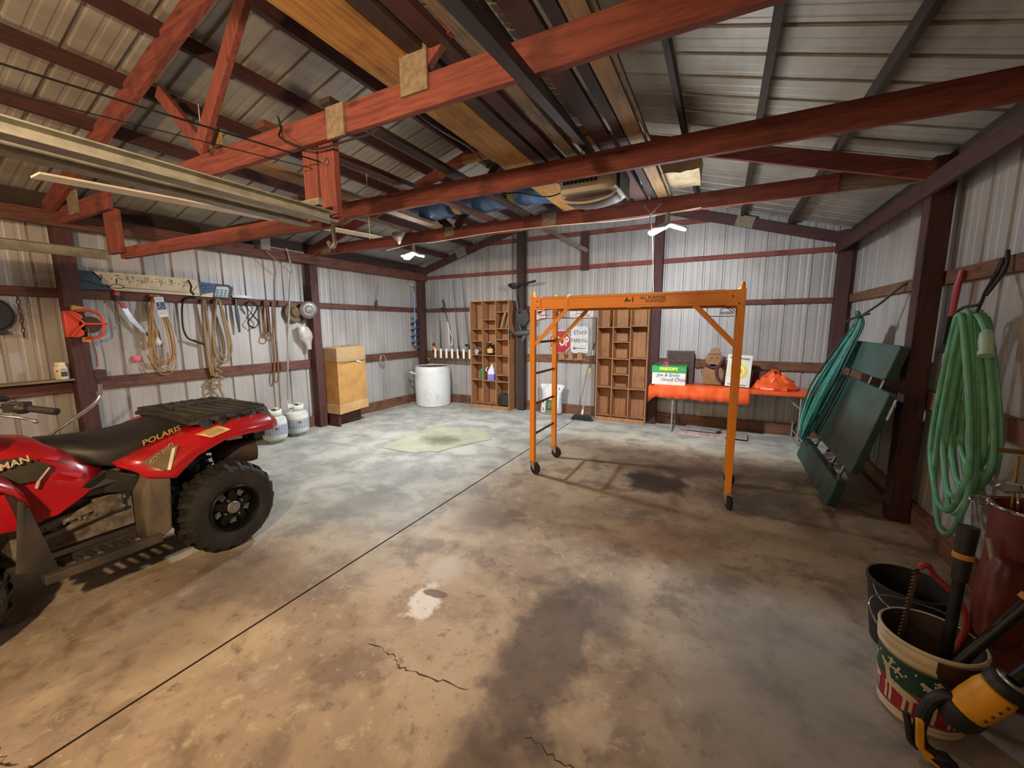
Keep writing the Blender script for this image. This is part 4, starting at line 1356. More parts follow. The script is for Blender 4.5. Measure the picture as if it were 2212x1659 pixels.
obj('pod', B().lathe([(.008, -.2), (.03, -.17), (.05, -.12), (.055, 0), (.05, .12), (.03, .18), (.01, .2)], (-3.41, 7.04, 1.54), (1, 0, .08), 18), mat('dark_grey_pod', '47464a', .5), TM)
b = B()
for a in (.5, 2.6, 4.6):
    b.prism([(-3.62, 6.97, 1.54), (-3.60, 6.97 + .02 * math.cos(a) * .3, 1.54 + .03 * math.sin(a)), (-3.64, 6.96 + .11 * math.cos(a) * .2, 1.54 + .13 * math.sin(a)), (-3.66, 6.96 + .10 * math.cos(a + .4) * .2, 1.54 + .11 * math.sin(a + .4))], (.008, 0, 0))
obj('propeller', b, BLACK, TM)
obj('skeg', B().prism([(-3.40, 7.035, 1.49), (-3.32, 7.035, 1.495), (-3.40, 7.035, 1.37), (-3.44, 7.035, 1.39)], (0, .01, 0)), mat('dark_grey_pod', '47464a', .5), TM, smooth=False)

# ------------------------------------------------------------------ signs on the back wall
WS = YB - .05
SIGNW = mat('worn_white_sign', 'd2d0cc', .5, 0, 'b8b2ac', 18)
SIGNR = mat('stop_sign_red', 'b02228', .4, 0, '9c1c22', 10)


def rrect(cx, cz, w, h, r, y):
    pts = []
    for sx, sz, a0 in ((1, -1, -90), (1, 1, 0), (-1, 1, 90), (-1, -1, 180)):
        for k in range(5):
            a = math.radians(a0 + 22.5 * k)
            pts.append(V((cx + sx * (w / 2 - r) + r * math.cos(a), y, cz + sz * (h / 2 - r) + r * math.sin(a))))
    return pts


R_, U_ = (1, 0, 0), (0, 0, 1)
S = thing('stop_sign', 'red octagonal stop sign leaning above the peg rack', 'sign', (-2.715, WS, 1.16))
oc = lambda r, y: [V((-2.715 + r * math.cos(math.radians(22.5 + 45 * k)), y, 1.375 + r * math.sin(math.radians(22.5 + 45 * k)))) for k in range(8)]
obj('border', B().prism(oc(.235, WS), (0, -.004, 0)), mat('sign_white', 'dcd8d4', .4), S, smooth=False)
obj('face', B().prism(oc(.222, WS - .0042), (0, -.001, 0)), SIGNR, S, smooth=False)
obj('lettering', B().text('STOP', (-2.715, WS - .0055, 1.375), R_, U_, .235, mat('sign_white', 'dcd8d4', .4), 'CENTER', bold=.006, xs=.62), None, S, smooth=False)
S = thing('parking_sign', 'white STAFF PARKING sign with an arrow beside the stop sign', 'sign', (-2.335, WS, 1.165))
obj('plate', B().prism(rrect(-2.335, 1.415, .335, .50, .04, WS), (0, -.004, 0)), SIGNW, S, smooth=False)
SG = mat('grey_green_print', '5d6663', .6)
b = B().text('STAFF', (-2.325, WS - .005, 1.545), R_, U_, .105, SG, 'CENTER', xs=.9).text('PARKING', (-2.335, WS - .005, 1.40), R_, U_, .105, SG, 'CENTER', xs=.72)
b.box(-2.43, -2.215, WS - .0065, WS - .0045, 1.252, 1.266).prism([(-2.475, WS - .0045, 1.259), (-2.41, WS - .0045, 1.295), (-2.42, WS - .0045, 1.259), (-2.41, WS - .0045, 1.223)], (0, -.002, 0))
obj('lettering', b, None, S, smooth=False)
S = thing('placard', 'white printed sign partly hidden behind the scaffold beam', 'sign', (-2.27, WS, 1.82))
obj('plate', B().box(-2.53, -2.0, WS - .005, WS, 1.82, 2.12), SIGNW, S, smooth=False)
b = B().m(INK)
RB = mat('faded_red_print', 'a86a62', .6)
b.m(RB)
for x in (-2.41, -2.135):
    b.box(x, x + .012, WS - .0065, WS - .0045, 1.875, 2.08)
b.box(-2.50, -2.41, WS - .0065, WS - .0045, 1.875, 1.883).box(-2.52, -2.01, WS - .0065, WS - .0045, 1.835, 1.842)
b.text('7A', (-2.27, WS - .0055, 1.985), R_, U_, .07, INK, 'CENTER', bold=.002).text('S & A', (-2.27, WS - .0055, 1.93), R_, U_, .05, INK, 'CENTER')
b.text('FOR SERVICE CALL', (-2.27, WS - .0055, 1.893), R_, U_, .028, INK, 'CENTER').text('JOURNAL', (-2.22, WS - .0055, 1.862), R_, U_, .034, INK, 'CENTER')
obj('lettering', b, None, S, smooth=False)
S = thing('tag_plate', 'small crooked pinkish plate hung left of the stop sign', 'plate', (-3.14, WS, 1.8))
M_ = Matrix.Translation((-3.135, WS, 1.90)) @ Matrix.Rotation(-.12, 4, 'Y')
obj('plate', B().prism(rrect(0, 0, .215, .20, .03, 0), (0, -.003, 0)).xf(M_), mat('pinkish_plate', 'd8c0bc', .5, 0, 'c4a4a0', 12), S, smooth=False)
obj('print', B().m(INK).box(-.05, .045, -.0045, -.003, .02, .055).box(-.045, .02, -.0045, -.003, .0, .015).m(mat('pink_print', 'c88a88', .6)).box(-.03, .06, -.0045, -.003, -.045, -.035).box(.03, .055, -.0045, -.003, -.065, -.05).xf(M_), None, S, smooth=False)

RP = thing('peg_rack', 'short wooden rack with notched pegs under the stop sign', 'rack', (-2.48, 7.23, 1.02))
RKW = wood('rack_board', 'a8764c', '8a5a38', 'x')
obj('board', B().box(-2.74, -2.22, 7.245, 7.264, 1.03, 1.075), RKW, RP, smooth=False)
for x, w in ((-2.66, .13), (-2.485, .10), (-2.31, .11)):
    obj('peg_block', B().prism([(x - w / 2, 7.20, 1.035), (x + w / 2, 7.20, 1.035), (x + w / 2 - .01, 7.20, 1.11), (x + w / 2 - .02, 7.20, 1.185), (x - w / 2 + .012, 7.20, 1.185)], (0, .044, 0)), RKW, RP, smooth=False, bevel=.003)

# bag of mulch / feed
BG = thing('feed_bag', 'white printed sack standing against the skirting left of the broom', 'bag', (-2.82, 7.12, 0))
random.seed(11)
rows = []
prof = [(0, .20, .085), (.03, .215, .10), (.15, .205, .115), (.30, .19, .10), (.42, .20, .07), (.50, .25, .03), (.56, .285, .006)]
rings = []
for z, w, d in prof:
    ring = []
    for k in range(16):
        a = 2 * math.pi * k / 16
        cx, cy = math.cos(a), math.sin(a)
        ring.append(V((-2.83 + math.copysign(abs(cx) ** .6, cx) * w + random.uniform(-.008, .008), 7.12 + math.copysign(abs(cy) ** .7, cy) * d + z * .12, .001 + z * 1.02 + (random.uniform(-.008, .012) if z > .4 else 0))))
    rings.append(ring)
obj('sack', B().loft(rings), mat('white_poly_sack', 'd6d4d2', .5, 0, 'bcb8b6', 9, bump=.3), BG, subd=1)


def front(x, z):       # point just in front of the sack face
    d = .085 + (.118 - .085) * min(1, z / .15) if z < .15 else .118 - (.118 - .02) * max(0, (z - .15) / .38) ** 1.3
    return V((-2.83 + x, 7.12 - d + z * .12 - .006, z))


b = B().m(mat('sack_green', '3f5a3a', .6, 0, '2f4430', 14))
b.grid([[front(x, z) for x in (-.075, -.025, .025, .07)] for z in (.075, .13, .19, .25, .30)])
b.m(mat('sack_leaf', '8aa070', .6))
b.tube([front(.0 + math.cos(a) * .03 * (1 - i / 40), .17 + math.sin(a) * .045) for i, a in enumerate([k * .4 for k in range(32)])], .004, 5)
b.m(INK)
for i in range(7):
    a0, a1 = i * .9, i * .9 + .9
    b.tube([front(-.08 + (k / 6 + i) * .026 - .02, .40 + .025 * math.sin(k + i * 2.2) + .02 * math.cos(i)) for k in range(7)], .006, 5)
b.add([front(.14, .47), front(.165, .47), front(.165, .51), front(.14, .51)], [(0, 1, 2, 3)])
b.grid([[front(x, z) for x in (-.085, -.04, .02, .06)] for z in (.04, .06)])
for z in (.07, .10, .12, .22, .24):
    b.add([front(-.135, z), front(-.115, z), front(-.115, z + .015), front(-.135, z + .015)], [(0, 1, 2, 3)])
obj('print', b, None, BG)

# push broom
BR = thing('push_broom', 'black bristled broom leaning on the back wall between sack and shelf', 'broom', (-2.08, 6.86, 0))
P0, P1 = V((-2.13, 6.87, .13)), V((-2.045, 7.225, 1.36))
dd = P1 - P0
obj('handle', B().cyl(P0, P0 + dd * .64, .0125, None, 12), mat('grey_broom_handle', '8b8b90', .45), BR)
obj('grip', B().cyl(P0 + dd * .64, P0 + dd * .82, .0135, None, 12), mat('dark_red_grip', '4b2a2c', .6), BR)
obj('band', B().cyl(P0 + dd * .57, P0 + dd * .635, .0145, None, 12), mat('yellow_band', 'd2a24a', .5), BR)
obj('band', B().cyl(P0 + dd * .82, P0 + dd * .90, .0140, None, 12), mat('tan_band', 'b09a78', .5), BR)
obj('tip', B().cyl(P0 + dd * .90, P0 + dd, .015, .011, 12), BLACK, BR)
obj('socket', B().cyl(P0 + V((-.004, -.01, -.045)), P0 + dd * .05, .022, .016, 12), WHITE, BR)
random.seed(9)
hd = B()
hd.loft([[V((-2.13 + a * w, 6.86 + c * d, z)) for a, c in ((-1, -.6), (-.8, -1), (.8, -1), (1, -.6), (1, .6), (.8, 1), (-.8, 1), (-1, .6))] for z, w, d in ((.075, .17, .028), (.095, .12, .026), (.105, .06, .022))])
obj('head', hd, BLACK, BR)
br = B()
for i in range(46):
    f = i / 45 * 2 - 1
    for j in (-1, 0, 1):
        x = -2.13 + f * .15
        br.cyl((x, 6.86 + j * .016, .08), (x + f * .055 + random.uniform(-.008, .008), 6.85 + j * .045 + random.uniform(-.008, .008), .001), .0045, .003, 4)
o = obj('bristles', br, RUBBER, BR, smooth=False)
o['kind'] = 'stuff'

# ------------------------------------------------------------------ orange party table
TB = thing('folding_table', 'long folding table covered in orange plastic on the back wall', 'table', (.2, 6.96, 0))
TX0, TX1, TY0, TY1 = -.90, 1.27, 6.66, 7.25
obj('table_top', B().box(TX0, TX1, TY0, TY1, .715, .742), mat('brown_table_board', '7a4a34', .6), TB, smooth=False)
for x in (-.62, 1.03):
    s = 1 if x < 0 else -1
    for y in (TY0 + .03, TY1 - .05):
        obj('leg', B().cyl((x, y, .001), (x, y, .715), .0125, None, 12), GALV, TB)
    obj('foot_bar', B().tube([(x, TY0 - .0, .014), (x, TY1 - .03, .014)], .0125, 10).cyl((x, TY0 + .62, .2), (x, TY0 + .62, .2001), .001), GALV, TB)
    obj('leg_brace', B().beam((x, TY0 + .05, .52), (x + s * .22, TY0 + .2, .712), .006, .016), GALV, TB, smooth=False)
    obj('cross_bar', B().tube([(x, TY0 + .03, .12), (x, TY1 - .05, .12)], .009, 8), GALV, TB)
random.seed(21)
rows = []
n = 36
for i in range(n + 1):
    f = i / n
    x = TX0 - .008 + (TX1 - TX0 + .016) * f
    row = []
    for j, (y, z) in enumerate(((TY1 + .004, .66), (TY1 + .003, .744), (7.1, .7445), (6.9, .7445), (TY0 + .02, .7445), (TY0 - .007, .74), (TY0 - .008, .715), (TY0 - .008, .69))):
        row.append(V((x, y, z + (random.uniform(0, .003) if 2 <= j <= 4 else 0))))
    rows.append(row)
single('table_cover', B().grid(rows), TARP, 'tight orange plastic cover stretched over the whole table', 'tablecloth', solid=.001)
rows = []
for i in range(41):
    f = i / 40
    x = -.985 + 1.40 * f
    wv = .010 * math.sin(f * 31) + .006 * math.sin(f * 73 + 1)
    zb = .555 - .015 * f + .006 * math.sin(f * 19)
    if f < .07:
        zb -= .09 * (1 - f / .07)
    xo = 0
    rows.append([V((x, y, z)) for y, z in ((7.0, .751 if x > TX0 else .742), (6.85, .752 if x > TX0 else .735), (TY0 + .0, .752 if x > TX0 else .72), (TY0 - .016 - abs(wv) * .3, .742 if x > TX0 else .70), (TY0 - .02 + wv * .6, .70 - (0 if x > TX0 else .03)), (TY0 - .024 + wv, .64), (TY0 - .03 + wv * 1.4, zb))])
single('plastic_sheet', B().grid(rows), TARP, 'second orange plastic sheet draped over the front left of the table', 'tablecloth', solid=.0015)
b = B()
rows = []
for i in range(15):
    for_ = i / 14
    a = for_ * 2 * math.pi
    rows.append([])
rings = []
for k, (r, z) in enumerate(((1.0, 0), (1.06, .03), (.92, .07), (.80, .11), (.58, .16), (.34, .21), (.12, .255))):
    rings.append([V((.735 + .26 * r * math.cos(a) + random.uniform(-.035, .035), 6.93 + .19 * r * math.sin(a) + random.uniform(-.025, .025), .7525 + z * (1 + random.uniform(-.18, .18)) + (0 if k else .001))) for a in [2 * math.pi * i / 22 for i in range(22)]])
for i, p in enumerate(rings[0]):
    p.z = .7535
b.loft(rings)
single('crumpled_sheet', b, TARP, 'crumpled heap of orange plastic on the right of the table', 'plastic sheet', angle=22)
BX = thing('paper_box', 'white and green copy paper box on the left end of the orange table', 'box', (-.70, 6.85, .755))
BGRN = mat('box_green', '2f9a52', .5)
obj('carton', B().m(PAPER).box(-.945, -.455, 6.70, 7.0, .7535, .955).m(CARD), PAPER, BX, smooth=False)
obj('lid', B().box(-.952, -.447, 6.693, 7.007, .945, 1.045), BGRN, BX, smooth=False)
YEL = mat('yellow_green_print', 'e2e832', .5)
obj('lettering', B().text('PASCOPY', (-.70, 6.692, 1.0), R_, U_, .062, YEL, 'CENTER', bold=.004).text('eco', (-.50, 6.692, 1.0), R_, U_, .03, mat('pale_green_print', 'b8dcc0', .5), 'CENTER'), None, BX, smooth=False)
PEN = mat('marker_ink', '3a3a40', .7)
hw = B().text('Joe & Emily', (-.87, 6.699, .905), R_, (.15, 0, 1), .072, PEN).text('Good China', (-.80, 6.699, .835), R_, (.15, 0, 1), .072, PEN)
obj('handwriting', hw, None, BX, smooth=False)
b = B().lathe([(.045, 0), (.045, .012), (.034, .013), (.034, .035), (.045, .036), (.045, .048)], (-.745, 6.80, 1.0455), n=20)
single('ribbon_spool', b, mat('hot_pink', 'd83a86', .45), 'hot pink ribbon spool on top of the copy paper box', 'spool')
b = B().ball((-.86, 6.76, 1.066), .035, .025, .021, 10, 7).ball((-.835, 6.765, 1.08), .016, .016, .02, 8, 6).cyl((-.87, 6.76, 1.08), (-.88, 6.76, 1.105), .01, .006, 8)
single('trinket', b, mat('dark_green_trinket', '3d4a3a', .6), 'small dark trinket on the left of the copy paper box lid', 'trinket')
CR = thing('carved_box', 'dark brown carved wooden box standing upright behind the copy paper box', 'box', (-.575, 7.1, .745))
DC = wood('dark_carved_wood', '4e3830', '35251f', 'x')
M_ = Matrix.Translation((-.575, 7.06, .7465)) @ Matrix.Rotation(-.04, 4, 'X')
obj('body', B().box(-.205, .205, 0, .13, .002, .52).xf(M_), DC, CR, smooth=False, bevel=.006)
obj('frame', B().box(-.205, -.17, -.008, .0, .002, .52).box(.17, .205, -.008, 0, .002, .52).box(-.17, .17, -.008, 0, .485, .52).box(-.17, .17, -.008, 0, .002, .04).xf(M_), mat('dark_carved_frame', '40302b', .6), CR, smooth=False)
b = B()
random.seed(14)
for i in range(26):
    x, z = random.uniform(-.13, .13), random.uniform(.1, .44)
    b.ball((x, -.002, z), random.uniform(.01, .03), .006, random.uniform(.008, .022), 8, 6)
o = obj('carving', b.xf(M_), DC, CR)
o['kind'] = 'stuff'
# stuffed gingerbread decoration
GB = thing('gingerbread_man', 'brown flat wooden gingerbread man figure with a hat and purple scarf on the table', 'decoration', (-.08, 7.02, .745))
GW = mat('ginger_wood', '8f6a44', .75, 0, '7a5836', 6)
y0 = 7.0
b = B()
ell = lambda cx, cz, rx, rz, n=26: [V((cx + rx * math.cos(2 * math.pi * k / n), y0, cz + rz * math.sin(2 * math.pi * k / n))) for k in range(n)]
b.prism(ell(-.09, .915, .155, .165), (0, .035, 0)).prism(ell(-.08, 1.145, .125, .115), (0, .035, 0))
b.prism([(-.2, y0 + .001, .7535), (-.095, y0 + .001, .7535), (-.08, y0 + .001, .83), (-.22, y0 + .001, .85)], (0, .033, 0)).prism([(-.065, y0 + .001, .7535), (.04, y0 + .001, .7535), (.06, y0 + .001, .85), (-.08, y0 + .001, .83)], (0, .033, 0))
obj('body', b, GW, GB, bevel=.006)
obj('hat', B().beam((-.17, y0 + .01, 1.235), (.02, y0 + .01, 1.25), .05, .022, (0, 0, 1)).prism([(-.145, y0 - .005, 1.245), (-.0, y0 - .005, 1.258), (-.005, y0 - .005, 1.315), (-.135, y0 - .005, 1.31)], (0, .045, 0)).prism([(-.105, y0 - .004, 1.302), (-.055, y0 - .004, 1.304), (-.06, y0 - .004, 1.335), (-.10, y0 - .004, 1.333)], (0, .03, 0)), mat('tan_hat', '8a6c4a', .7), GB, smooth=False, bevel=.004)
SCF = mat('purple_scarf', '4e1f33', .8)
obj('scarf', B().tube(curve([(-.19, y0 - .008, 1.06), (-.1, y0 - .014, 1.025), (-.01, y0 - .012, 1.05), (.035, y0 - .006, 1.13), (.075, y0 - .005, 1.19)]), .022).tube(curve([(-.03, y0 - .014, 1.04), (-.035, y0 - .014, .95), (-.01, y0 - .014, .86), (.05, y0 - .014, .80)]), .022), SCF, GB)
for nm, pts in (('eye', ((-.115, 1.175), (-.045, 1.175))), ('button', ((-.09, 1.0),))):
    for x, z in pts:
        obj(nm, B().ball((x, y0 - .003, z), .011, .006, .011, 10, 6), INK, GB)
obj('twig_arm', B().tube([(-.22, y0 + .02, .99), (-.29, y0 + .02, 1.09), (-.30, y0 + .02, 1.16)], .006).tube([(.05, y0 + .02, 1.0), (.12, y0 + .02, 1.12), (.13, y0 + .02, 1.18)], .006), DARKW['z'], GB)
# white and yellow box
YB_ = thing('printed_box', 'white box with a round yellow picture beside the wooden gingerbread man', 'box', (.24, 6.84, .754))
M_ = Matrix.Translation((.245, 6.80, .7536)) @ Matrix.Rotation(-.10, 4, 'X') @ Matrix.Rotation(.045, 4, 'Y')
obj('carton', B().box(-.16, .16, 0, .11, .016, .49).xf(M_), mat('cream_carton', 'dcd8cc', .5), YB_, smooth=False, bevel=.003)
b = B()
b.m(mat('pale_yellow_ring', 'd9cf8c', .5)).cyl((0, -.001, .25), (0, -.003, .25), .125, None, 30)
b.m(mat('bright_yellow', 'e8c83a', .5)).cyl((0, -.003, .25), (0, -.0045, .25), .105, None, 30)
b.m(mat('white_ring', 'e8e4d4', .5)).cyl((0, -.0045, .25), (0, -.0055, .25), .075, None, 30)
b.m(mat('bright_yellow', 'e8c83a', .5)).cyl((0, -.0055, .25), (0, -.0065, .25), .06, None, 30)
b.m(mat('brown_figure', '6b4a22', .5)).ball((.0, -.007, .25), .03, .004, .038, 12, 8)
b.m(mat('olive_title', '8a7a3c', .6)).beam((-.13, -.002, .445), (.125, -.002, .43), .004, .024).beam((-.13, -.003, .05), (-.05, -.003, .046), .003, .012).beam((.02, -.003, .045), (.11, -.003, .042), .003, .012)
obj('print', b.xf(M_), None, YB_, smooth=False)
b = B().m(mat('dark_red_folder', '6d2a26', .7)).box(.43, .66, 7.12, 7.19, .7535, .93)
b = B().prism([(.44, 7.14, .7535), (.62, 7.14, .7535), (.66, 7.17, .98), (.48, 7.17, .96)], (0, .03, 0))
single('red_folder', b, mat('dark_red_folder', '6d2a26', .7), 'dark red folder standing behind the crumpled orange plastic', 'folder', smooth=False)
# sheets lying under the table
PK = mat('pinkish_foam', 'c4a49c', .8, 0, '9a7c74', 12)
GRF = mat('grey_foam', '8f8a86', .8, 0, '6f6a66', 12)
for (pts, z, m, lb) in (
        (((-.60, 6.64), (.14, 6.60), (.16, 6.80), (-.52, 6.86)), .001, PK, 'pink edged foam board lying lowest under the orange table'),
        (((-.50, 6.80), (.02, 6.78), (.10, 7.0), (-.40, 7.06)), .028, GRF, 'pale grey foam board on top of the stack under the table'),
        (((.165, 6.60), (.42, 6.60), (.44, 6.98), (.17, 6.98)), .027, mat('dusty_foam', '85807b', .8, 0, 'a58c86', 12), 'dusty foam board at the right of the stack under the table')):
    b = B().prism([(x, y, z + (0.012 if m is GRF else 0)) for x, y in pts], (0, 0, .022))
    single('foam_board', b, m, lb, 'board', smooth=False)

# ------------------------------------------------------------------ back left corner: auger, barrel, cardboard box, tanks
AU = thing('ice_auger', 'blue ice auger hanging in the far left corner', 'auger', (-5.95, 6.92, 1.2))
AX = V((-5.955, 6.93, 0))
obj('shaft', B().cyl(AX + V((0, 0, 1.25)), AX + V((.005, 0, 1.93)), .02, None, 10).cyl(AX + V((.005, 0, 1.93)), AX + V((.02, 0, 2.40)), .012, None, 10), mat('blue_grey_steel', '7f93ad', .4, .4), AU)
b = B()
r_in, r_out = [], []
for k in range(64):
    a = k / 63 * 2 * math.pi * 4.5
    z = 1.24 + .62 * k / 63
    r_in.append(AX + V((math.cos(a) * .02, math.sin(a) * .02, z)))
    r_out.append(AX + V((math.cos(a) * .095, math.sin(a) * .095, z - .012)))
obj('blade', B().grid([r_in, r_out]), mat('blue_auger_paint', '3b5478', .4, .2, '2b3b55', 12), AU, solid=.006)
obj('crank_handle', B().tube(curve([AX + V((.02, 0, 2.40)), AX + V((.02, 0, 2.47)), AX + V((-.0, .0, 2.53)), AX + V((-.06, -.04, 2.57)), AX + V((-.08, -.06, 2.61))]), .011).ball(AX + V((-.085, -.065, 2.62)), .022), STEEL, AU)
BA = thing('barrel', 'white plastic barrel in the far left corner', 'barrel', (-5.46, 6.88, 0))
obj('body', B().lathe([(.345, .0), (.362, .015), (.37, .08), (.378, .4), (.375, .70), (.365, .80), (.35, .835), (.34, .84), (.335, .82), (.33, .6)], (-5.46, 6.87, .001), n=40, capped=False).lathe([(.345, .005), (.001, .006)], (-5.46, 6.87, .001), n=40, capped=False), mat('white_barrel', 'd2d4d2', .45, 0, 'b0aba0', 3, lo=.5, hi=.8), BA)
obj('rim_board', B().cyl((-5.46, 6.87, .815), (-5.46, 6.87, .828), .338, None, 30), mat('brown_disc', '75604c', .8), BA)
obj('handle', B().tube(curve([(-5.80, 6.66, .70), (-5.86, 6.60, .71), (-5.72, 6.53, .70), (-5.66, 6.56, .69)]), .011), WHITE, BA)
CB = thing('cardboard_box', 'tall cardboard box with clear plastic over its top, by the left post', 'box', (-5.8, 4.88, .2))
x0, x1, y0_, y1_ = -6.0, -5.60, 4.575, 5.17
b = B().m(CARD)
b.prism([(x0, y0_, .225), (x1, y0_, .225), (x1, y1_, .26), (x0, y1_, .26)], (0, 0, 1.09))
obj('carton', b, CARD, CB, smooth=False)
b = B().prism([(x0 - .01, y0_ - .01, .215), (x1 + .012, y0_ - .01, .215), (x1 + .012, y1_ + .012, .25), (x0 - .01, y1_ + .012, .25)], (0, 0, .155))
obj('base_tray', b, CARD2, CB, smooth=False)
rows = []
random.seed(17)
for z in (1.08, 1.15, 1.22, 1.30, 1.345):
    rows.append([V((px + random.uniform(-.006, .006), py + random.uniform(-.006, .006), z + random.uniform(-.012, .012))) for px, py in
                 [(x0 - .006 + (x1 - x0 + .012) * k / 6, y0_ - .007) for k in range(7)] + [(x1 + .008, y0_ + (y1_ - y0_) * k / 9) for k in range(1, 10)] + [(x1 + .006 - (x1 - x0) * k / 6, y1_ + .008) for k in range(1, 7)]])
obj('plastic_liner', B().grid(rows), mat('clear_liner', 'c8b490', .12, alpha=.22, coat=.6), CB, solid=.001, angle=15)
obj('band', B().tube(curve([(x0, y0_ - .012, 1.105), (x1 + .012, y0_ - .012, 1.095), (x1 + .014, y0_ + .3, 1.085), (x1 + .013, y1_, 1.10)], 4), .004), INK, CB)
obj('tape_scrap', B().prism([(x1 + .016, 4.95, 1.10), (x1 + .016, 5.04, 1.08), (x1 + .016, 5.06, 1.055), (x1 + .016, 4.97, 1.075)], (.002, 0, 0)), PAPER, CB, smooth=False)
ST = thing('low_stand', 'low dark red wooden stand under the tall cardboard box', 'stand', (-5.8, 4.9, 0))
obj('leg', B().box(-5.86, -5.63, 4.565, 4.605, .001, .20), MAROON['z'], ST, smooth=False)
obj('leg', B().box(-6.0, -5.75, 5.10, 5.14, .001, .20), MAROON['z'], ST, smooth=False)
obj('board', B().box(-6.0, -5.72, 4.61, 5.16, .195, .213), DARKW['y'], ST, smooth=False)
obj('rail', B().box(-5.77, -5.73, 4.61, 5.10, .03, .194), MAROON['y'], ST, smooth=False)
TANKW = mat('white_tank_paint', 'ccd0ca', .4, 0, 'b4b8ae', 8)


def tank(x, y, label):
    t = thing('propane_tank', label, 'gas tank', (x, y, 0), 'propane tanks behind the quad bike')
    obj('body', B().lathe([(.12, .04), (.155, .07), (.165, .12), (.165, .30), (.15, .36), (.10, .40), (.04, .415), (.03, .415)], (x, y, 0), n=32), TANKW, t)
    obj('foot_ring', B().lathe([(.122, .001), (.122, .07), (.116, .07), (.116, .001)], (x, y, 0), n=28, capped=False), GALV, t)
    col = B()
    ring = [(x + .105 * math.cos(a), y + .105 * math.sin(a)) for a in [math.radians(-60 + 300 * k / 20) for k in range(21)]]
    col.grid([[V((px, py, .39)) for px, py in ring], [V((px, py, .44)) for px, py in ring], [V((px, py, .505 - .03 * abs(math.sin(k * .5)))) for k, (px, py) in enumerate(ring)]])
    obj('collar', col, TANKW, t, solid=.006)
    obj('valve', B().cyl((x, y, .41), (x, y, .475), .02, None, 10).beam((x, y, .45), (x + .06, y - .04, .45), .025, .025).cyl((x, y, .475), (x, y, .495), .034, None, 8), BRASS, t)
    lb = B().m(mat('tank_label', 'b9bcc0', .5, 0, '9ca0a8', 26))
    for a0, a1 in ((-1.6, .75), ):
        lb.grid([[V((x + .1665 * math.cos(a), y + .1665 * math.sin(a), z)) for a in [a0 + (a1 - a0) * k / 14 for k in range(15)]] for z in (.125, .285)])
    lb.m(mat('label_print', '5b6070', .6))
    for i in range(9):
        for j in range(6):
            a = -1.45 + i * .23
            lb.add([V((x + .168 * math.cos(a + d), y + .168 * math.sin(a + d), .145 + j * .022 + e)) for d, e in ((0, 0), (.15, 0), (.15, .009), (0, .009))], [(0, 1, 2, 3)])
    lb.m(mat('label_red', '9c3a44', .6))
    lb.add([V((x + .1685 * math.cos(a), y + .1685 * math.sin(a), z)) for a, z in ((-.55, .21), (-.3, .21), (-.3, .25), (-.55, .25))], [(0, 1, 2, 3)])
    obj('label', lb, None, t)


tank(-5.80, 3.93, 'white propane tank farther from the quad bike, nearer the left post')
tank(-5.72, 3.52, 'white propane tank half hidden by the quad bike fender')

# flattened drip mat on the floor
b = B().prism([(-4.12, 4.0, .0008), (-3.52, 4.02, .0008), (-3.42, 4.17, .0008), (-3.30, 4.2, .0008), (-3.12, 4.72, .0008), (-2.95, 5.05, .0008), (-3.3, 5.45, .0008), (-4.2, 5.35, .0008), (-4.2, 4.6, .0008)], (0, 0, .006))
k = Nodes('oily_cardboard')
vec = k.coord((1, 1, 1))
sp_ = k.n('ShaderNodeVectorMath', operation='LENGTH')
mp = k.n('ShaderNodeMapping')
mp.inputs['Location'].default_value = (.02, .05, 0)
mp.inputs['Scale'].default_value = (1.9, 2.6, 1)
k.l(vec, mp.inputs['Vector'])
k.l(mp.outputs[0], sp_.inputs[0])
w_ = k.noise(vec, 5, 6, .65)
rr = k.math('ADD', sp_.outputs['Value'], k.math('MULTIPLY', k.math('SUBTRACT', w_, .5), 1.5))
col = k.mix(k.ramp(k.noise(vec, 3, 5), .35, .7), lin('aaa78e'), lin('96937c'))
col = k.mix(k.ramp(rr, .95, .15, 0, .75), col, lin('4e4a34'))
k.l(col, k.b.inputs['Base Color'])
k.b.inputs['Roughness'].default_value = .75
single('drip_mat', b, k.mat, 'pale flattened cardboard sheet with oil stains lying on the left bay floor', 'mat', smooth=False)

# ------------------------------------------------------------------ warm ceiling bulb near the doors
def warm_lamp(x, y, watts, around, label):
    z = 2.62
    t = thing('bulb_holder', label, 'lamp', (x, y, z - .16))
    obj('flex', B().cyl((x, y, chord_z(x) + .268), (x, y, z), .005, None, 8), BLACK, t)
    b = B().cyl((x, y, z), (x, y, z - .03), .05, .05).cyl((x, y, z - .03), (x, y, z - .07), .022)
    obj('socket', b, WHITE, t)
    bulb = mat('warm_bulb', 'ffd9a0', 0.4, emit=12)
    obj('bulb', B().lathe([(.012, 0), (.014, -.015), (.03, -.05), (.03, -.07), (.018, -.088), (.004, -.092)], (x, y, z - .07), n=16), bulb, t)
    for typ, e in (('POINT', around), ('SPOT', watts)):
        ld = bpy.data.lights.new('warm_bulb_light', typ)
        ld.energy = e
        ld.color = WARM_COLOR
        ld.shadow_soft_size = .06
        lo = bpy.data.objects.new('warm_bulb_light', ld)
        COL.objects.link(lo)
        lo.parent = t
        lo.location = (0, 0, -.06)
        if typ == 'SPOT':  # aimed spot added to the bulb so the right wall stays dim
            ld.spot_size = math.radians(134)
            ld.spot_blend = 1.0
            lo.rotation_euler = V((-3.3, 2.9, -1.25)).to_track_quat('-Z', 'Y').to_euler()
    return t


warm_lamp(-.6, -.9, WARM_WATTS, 32, 'bare warm bulb hanging by the overhead door of the right bay')
warm_lamp(-3.9, -.7, 1.0, 62, 'bare warm bulb hanging by the overhead door of the left bay')

# ------------------------------------------------------------------ things hung on the left wall
GX_ = XL + .046            # face of the rails
random.seed(31)


